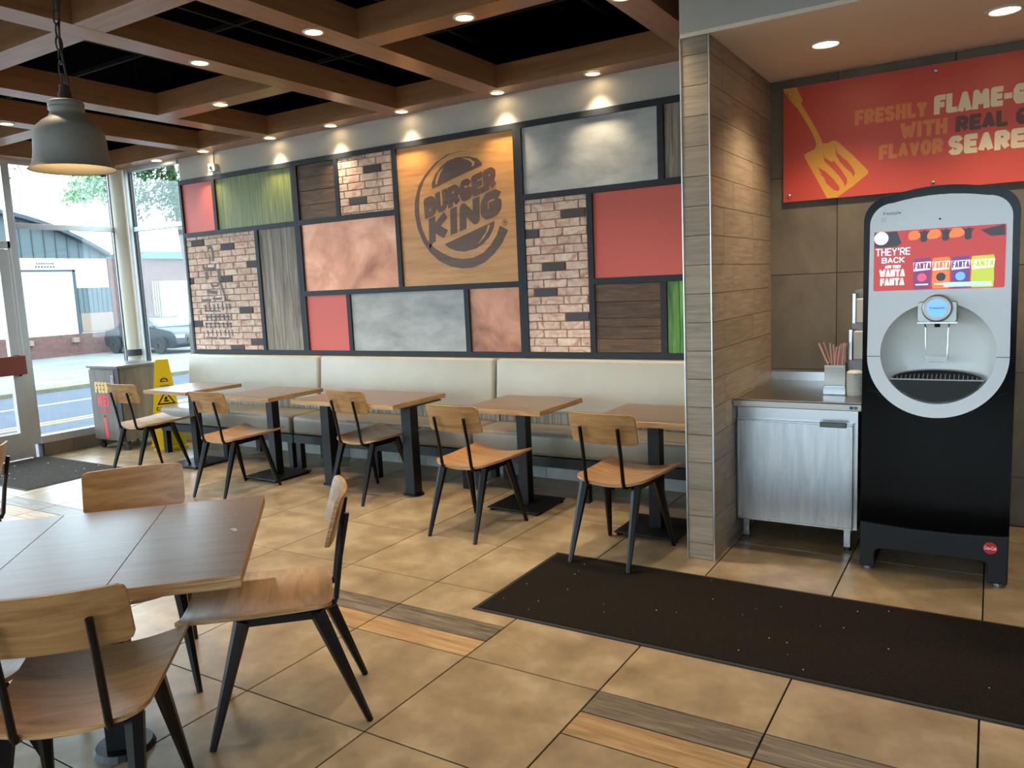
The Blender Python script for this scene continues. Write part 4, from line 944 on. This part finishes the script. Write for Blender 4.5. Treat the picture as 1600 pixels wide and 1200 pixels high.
art([(s0+.30, t0+.01), (s0+.50, t0+.01), (s0+.47, t0+.03), (s0+.30, t0+.032)], -.0150, 'scr_teal')
MB().disc((.005, -.0125, 1.742), .0045, 'y', 12).build('camera_eye', 'black_hole', DM)
font_text('freestyle', -.236, 1.773, .078, .02, -.0126, .008).build('lettering', mat('grey_print', (92, 92, 108), .6), DM)
mb = MB()
for k in range(3): mb.box(-.244, -.222, -.0126, -.012, 1.762-k*.008, 1.7632-k*.008)
mb.build('fine_print', 'grey_print', DM)
# lower door and base with its arched foot
low = [(-.3, .236), (.3, .236), (.3, 1.0)]+[(.31*math.cos(-PI*k/30), 1.1+.31*math.sin(-PI*k/30)) for k in range(4, 27)]+[(-.3, 1.0)]
lowd = [(-.297, .255), (-.1, .243), (.1, .243), (.297, .255), (.297, .93)]+[(.315*math.cos(a), 1.1+.315*math.sin(a)) for a in [-.62-(PI-1.24)*k/24 for k in range(25)]]+[(-.297, .93)]
MB().prism(lowd, -.006, .003).build('lower_door', 'gloss_black', DM)
base = [(-.322, .015), (-.252, .015), (-.252, .095), (-.24, .112), (-.225, .116), (.215, .116), (.232, .112), (.24, .095), (.24, .015), (.322, .015), (.322, .25), (.1, .238), (-.1, .238), (-.322, .25)]
bs = MB().prism(base, -.012, D-.02).build('base', 'base_black', DM, bevel=.006)
for x in (-.285, .282):
    for y in (.03, D-.08): MB().lathe([(0, 0), (.022, 0), (.022, .016), (0, .016)], 14, (x, y, 0)).build('foot', 'silver', bs)
cc = MB().prism(circ(.248, .188, .0285, 32), -.0135, -.011).build('red_badge', 'coke_red', bs); cc['label'] = 'round red badge with white script'
font_text('Coca-Cola', .2235, .180, .049, .018, -.0141, .012, .35).build('lettering', 'print_white', cc)

# ------------------------------------------------------------------ outdoors
K = 1.25; ZG = 1.525-1.675*K
X_Y = -11.5*K; X_W = -13.7*K; X_C = -15.6*K; X_B = -25.7*K
struct(MB().add([(WX-.16, -60, -.06), (WX-.16, 60, -.06), (-9.4, 60, -.2), (-9.4, -60, -.2), (-10.4, 60, ZG), (-10.4, -60, ZG)], [(0, 1, 2, 3), (3, 2, 4, 5)]).build('ground', 'verge'))
struct(MB().box(X_C, -10.4, -70, 80, ZG-.1, ZG).build('road', 'asphalt'))
rl = MB().box(X_Y-.2, X_Y-.08, -70, 80, ZG, ZG+.004).box(X_Y+.05, X_Y+.17, -70, 80, ZG, ZG+.004); o = struct(rl.build('road_line', 'line_yellow'))
struct(MB().box(X_W-.07, X_W+.07, -70, 80, ZG, ZG+.004).build('road_line', 'line_white'))
struct(MB().box(X_C-.9, X_C, -70, 80, ZG-.1, ZG+.09).build('kerb', 'verge'))
struct(MB().box(-60, X_C-.9, -70, 80, ZG-.1, ZG+.03).build('yard', 'concrete_ground'))
struct(MB().add([(-60, WY+.16, -.07), (9, WY+.16, -.07), (9, 60, -.07), (WX-.16, 60, -.07)], [(0, 1, 2, 3)]).build('side_lot', 'concrete_ground')) if False else None
struct(MB().box(WX-.15, 20, WY+.16, 60, -.3, -.07).build('side_lot', 'concrete_ground'))
struct(MB().box(-60, 40, -70, BY-.13, -.3, -.08).build('rear_lot', 'concrete_ground')) if False else struct(MB().box(WX-.15, 40, -70, BY-.13, -.3, -.08).build('rear_lot', 'concrete_ground'))
# shed with an arched gable
SH = thing('shed', 'white garage shed with an arched grey gable across the road', 'building', (X_B, 14, ZG))
def sx(y): return y-14
def szz(z): return z-ZG
MB().box(-8, 0, sx(8.4), sx(19.5), 0, szz(3.4)).build('wall', 'shed_white', SH)
arc = [(14+t, 5.15-.0555*t*t) for t in [-5.5+11*k/20 for k in range(21)]]
MB().prism([(sx(8.5), szz(3.4))]+[(sx(a), szz(b)) for a, b in arc]+[(sx(19.5), szz(3.4))], -8, .0, 'x').build('gable', 'shed_grey', SH)
mb = MB()
for k in range(24):
    y = 8.9+k*.45; zt = 5.15-.0555*(y-14)**2
    if zt > 3.5: mb.box(.0, .03, sx(y)-.015, sx(y)+.015, szz(3.4), szz(zt))
mb.build('gable_batten', 'shed_trim', SH)
rf = MB()
for (a, b), (c, d) in zip(arc[:-1], arc[1:]): rf.prism([(sx(a), szz(b)), (sx(c), szz(d)), (sx(c), szz(d)+.16), (sx(a), szz(b)+.16)], -8.2, .35, 'x')
rf.build('roof', 'shed_trim', SH)
dg = MB().box(.0, .06, sx(14.0), sx(17.95), szz(.33), szz(2.87)).build('garage_door', 'shed_door', SH)
MB().box(.0, .1, sx(17.95), sx(18.06), szz(.33), szz(2.95)).box(.0, .1, sx(13.9), sx(18.06), szz(2.87), szz(2.95)).build('door_frame', 'shed_trim', SH)
MB().box(.0, .07, sx(18.1), sx(19.5), szz(1.16), szz(2.2)).build('siding', 'shed_grey', SH)
mb = MB()
for k in range(7): mb.box(.07, .09, sx(18.1+k*.2)-.01, sx(18.1+k*.2)+.01, szz(1.16), szz(2.2))
mb.build('siding_batten', 'shed_trim', SH)
MB().box(.0, .08, sx(18.12), sx(19.5), szz(.39), szz(1.15)).build('stone_panel', 'shed_stone', SH)
MB().box(.0, .15, sx(8.4), sx(19.5), 0, szz(.33)).build('brick_base', 'shed_brick', SH)
for y in (15.9, 17.7): MB().box(.15, .3, sx(y)-.12, sx(y)+.12, szz(.0), szz(.2)).build('base_block', 'shed_stone', SH)
mb = MB()
for k in range(8): mb.box(0, .02, sx(16.6+k*.09), sx(16.6+k*.09+.06), szz(3.17), szz(3.22))
for k in range(7): mb.box(0, .02, sx(16.55+k*.115), sx(16.55+k*.115+.07), szz(3.03), szz(3.1))
mb.build('faded_lettering', 'shed_trim', SH)
S3 = thing('long_building', 'brown brick building with a green roof edge beside the white shed', 'building', (X_B, 19.5, ZG))
MB().box(-8, .1, .002, 9, 0, szz(3.4)).build('wall', 'shed_brick', S3)
MB().box(-8, .3, 1.6, 9, szz(3.4), szz(3.72)).build('roof_edge', 'roof_green', S3)
MB().box(.1, .16, 2.35, 6.2, szz(.3), szz(2.4)).build('garage_door', 'shed_door', S3)
for k in range(4): MB().box(.1, .17, 1.9+k*.11, 1.97+k*.11, szz(.3), szz(2.4)).build('post', 'shed_stone', S3)
# car
CA = thing('car', 'dark blue parked sedan with silver wheels outside', 'car', (-29.1, 19.55, ZG+.03))
side = [(-2.35, .30), (-2.42, .62), (-2.3, .92), (-1.75, 1.0), (-1.05, 1.38), (-.2, 1.46), (.5, 1.40), (1.2, 1.02), (2.1, .88), (2.4, .70), (2.45, .34), (2.1, .22), (-2.1, .22)]
wl = .90
rings = []
for s, ins in ((-1, 0), (-.55, .06), (.55, .06), (1, 0)):
    pass
mb = MB(); n = len(side)
def yw(z, s): return s*(wl-(.22*max(0, z-.95)/.5))
vs = [(x, yw(z, -1), z) for x, z in side]+[(x, yw(z, 1), z) for x, z in side]
mb.add(vs, [tuple(range(n)), tuple(range(2*n-1, n-1, -1))]+[(i, i+n, (i+1) % n+n, (i+1) % n) for i in range(n)])
bd = mb.build('body', 'car_paint', CA, bevel=.05, seg=3)
for pts in ([(-1.5, 1.05), (-.95, 1.33), (-.28, 1.39), (-.28, 1.03)], [(-.2, 1.03), (-.2, 1.39), (.45, 1.34), (1.0, 1.03)]):
    for s in (-1, 1):
        MB().add([(x, yw(z, s)+s*.006, z) for x, z in pts], [tuple(range(len(pts)))]).build('side_window', 'car_glass', CA)
MB().add([(.56, -.62, 1.375), (.56, .62, 1.375), (1.2, .8, 1.035), (1.2, -.8, 1.035)], [(0, 1, 2, 3)]).build('windscreen', 'car_glass', CA)
MB().add([(-1.1, -.64, 1.375), (-1.1, .64, 1.375), (-1.75, .8, 1.02), (-1.75, -.8, 1.02)], [(0, 1, 2, 3)]).build('rear_window', 'car_glass', CA)
for s in (-1, 1):
    MB().box(2.25, 2.47, s*.72-.16, s*.72+.16, .62, .74).build('headlight', 'car_light', CA)
    for x in (-1.48, 1.5):
        wh = MB().lathe([(.1, s*.93-.11), (.33, s*.93-.11), (.34, s*.93), (.33, s*.93+.02), (.22, s*.93+.02)], 24, (x, 0, .33), 'y').build('wheel', 'tyre', CA)
        mb = MB().lathe([(.20, 0), (.235, s*.01), (.235, 0)], 24, (x, s*.95, .33), 'y')
        for k in range(5):
            a = 2*PI*k/5; mb.tube([(x, s*.955, .33), (x+.21*math.cos(a), s*.955, .33+.21*math.sin(a))], .03, 4)
        mb.build('rim', 'rim', wh)
MB().box(2.43, 2.475, -.42, .42, .42, .6).build('grille', 'plastic_dark', CA)
# trees
def tree(label, base, branches, blobs, nleaf, size, lm):
    R = thing('tree', label, 'tree', base)
    for pts, r in branches: MB().tube(pts, [r*(1-.7*i/(len(pts)-1)) for i in range(len(pts))], 7).build('branch', 'bark', R)
    mb = MB()
    for c, rad, wgt in blobs:
        for k in range(int(nleaf*wgt)):
            d = Vector((random.gauss(0, 1), random.gauss(0, 1), random.gauss(0, 1))); d.normalize(); d *= random.random()**.5
            p = Vector(c)+Vector((d.x*rad[0], d.y*rad[1], d.z*rad[2]))
            a = Vector((random.gauss(0, 1), random.gauss(0, 1), random.gauss(0, 1)-.6)).normalized(); b = a.cross(Vector((random.random(), random.random(), random.random()))).normalized()
            l = size*random.uniform(.7, 1.3)
            mb.add([p-a*l, p+b*l*.35, p+a*l, p-b*l*.35], [(0, 1, 2, 3)])
    o = mb.build('foliage', lm, R); o['kind'] = 'stuff'
tree('green leafy tree hanging over the narrow window', (-12.2, 8.9, -.3), [([(0, 0, 0), (.1, 0, 2.2), (-.1, -.1, 4.2), (.1, .1, 6)], .14), ([(0, 0, 4.4), (.05, -.4, 4.6), (0, -.7, 4.0), (.02, -.85, 3.4)], .035), ([(0, 0, 4.2), (-.05, -.3, 4.3), (0, -.35, 3.6)], .03)],
     [((0, .3, 5.3), (1.3, 1.5, .9), .35), ((0, -.55, 4.0), (.4, .55, .5), .2), ((0, -.2, 3.6), (.3, .3, .45), .12), ((.1, -.8, 3.5), (.2, .2, .35), .06)], 5200, .055, 'leaf_green')
tree('tree with thin drooping twigs over the big window', (-12.6, 5.1, -.3), [([(0, 0, 0), (-.1, -.1, 2.4), (0, -.2, 4.4), (.1, 0, 6.2)], .12), ([(0, -.1, 4.6), (.3, .5, 4.8), (.5, .9, 4.3), (.55, 1.1, 3.7)], .022), ([(0, -.1, 4.7), (.2, .6, 4.9), (.4, 1.2, 4.5), (.5, 1.45, 3.9)], .02), ([(0, -.1, 4.5), (.4, .5, 4.6), (.6, .75, 4.1), (.6, .8, 3.5)], .018), ([(.2, .6, 4.9), (.5, 1.5, 4.6), (.6, 1.9, 4.0)], .016)],
     [((.2, .2, 5.4), (1.4, 1.5, .7), .4), ((.5, 1.0, 4.2), (.3, .35, .35), .06), ((.5, .8, 3.8), (.2, .25, .3), .03), ((.5, 1.5, 4.2), (.25, .4, .3), .03)], 2600, .045, 'leaf_green')
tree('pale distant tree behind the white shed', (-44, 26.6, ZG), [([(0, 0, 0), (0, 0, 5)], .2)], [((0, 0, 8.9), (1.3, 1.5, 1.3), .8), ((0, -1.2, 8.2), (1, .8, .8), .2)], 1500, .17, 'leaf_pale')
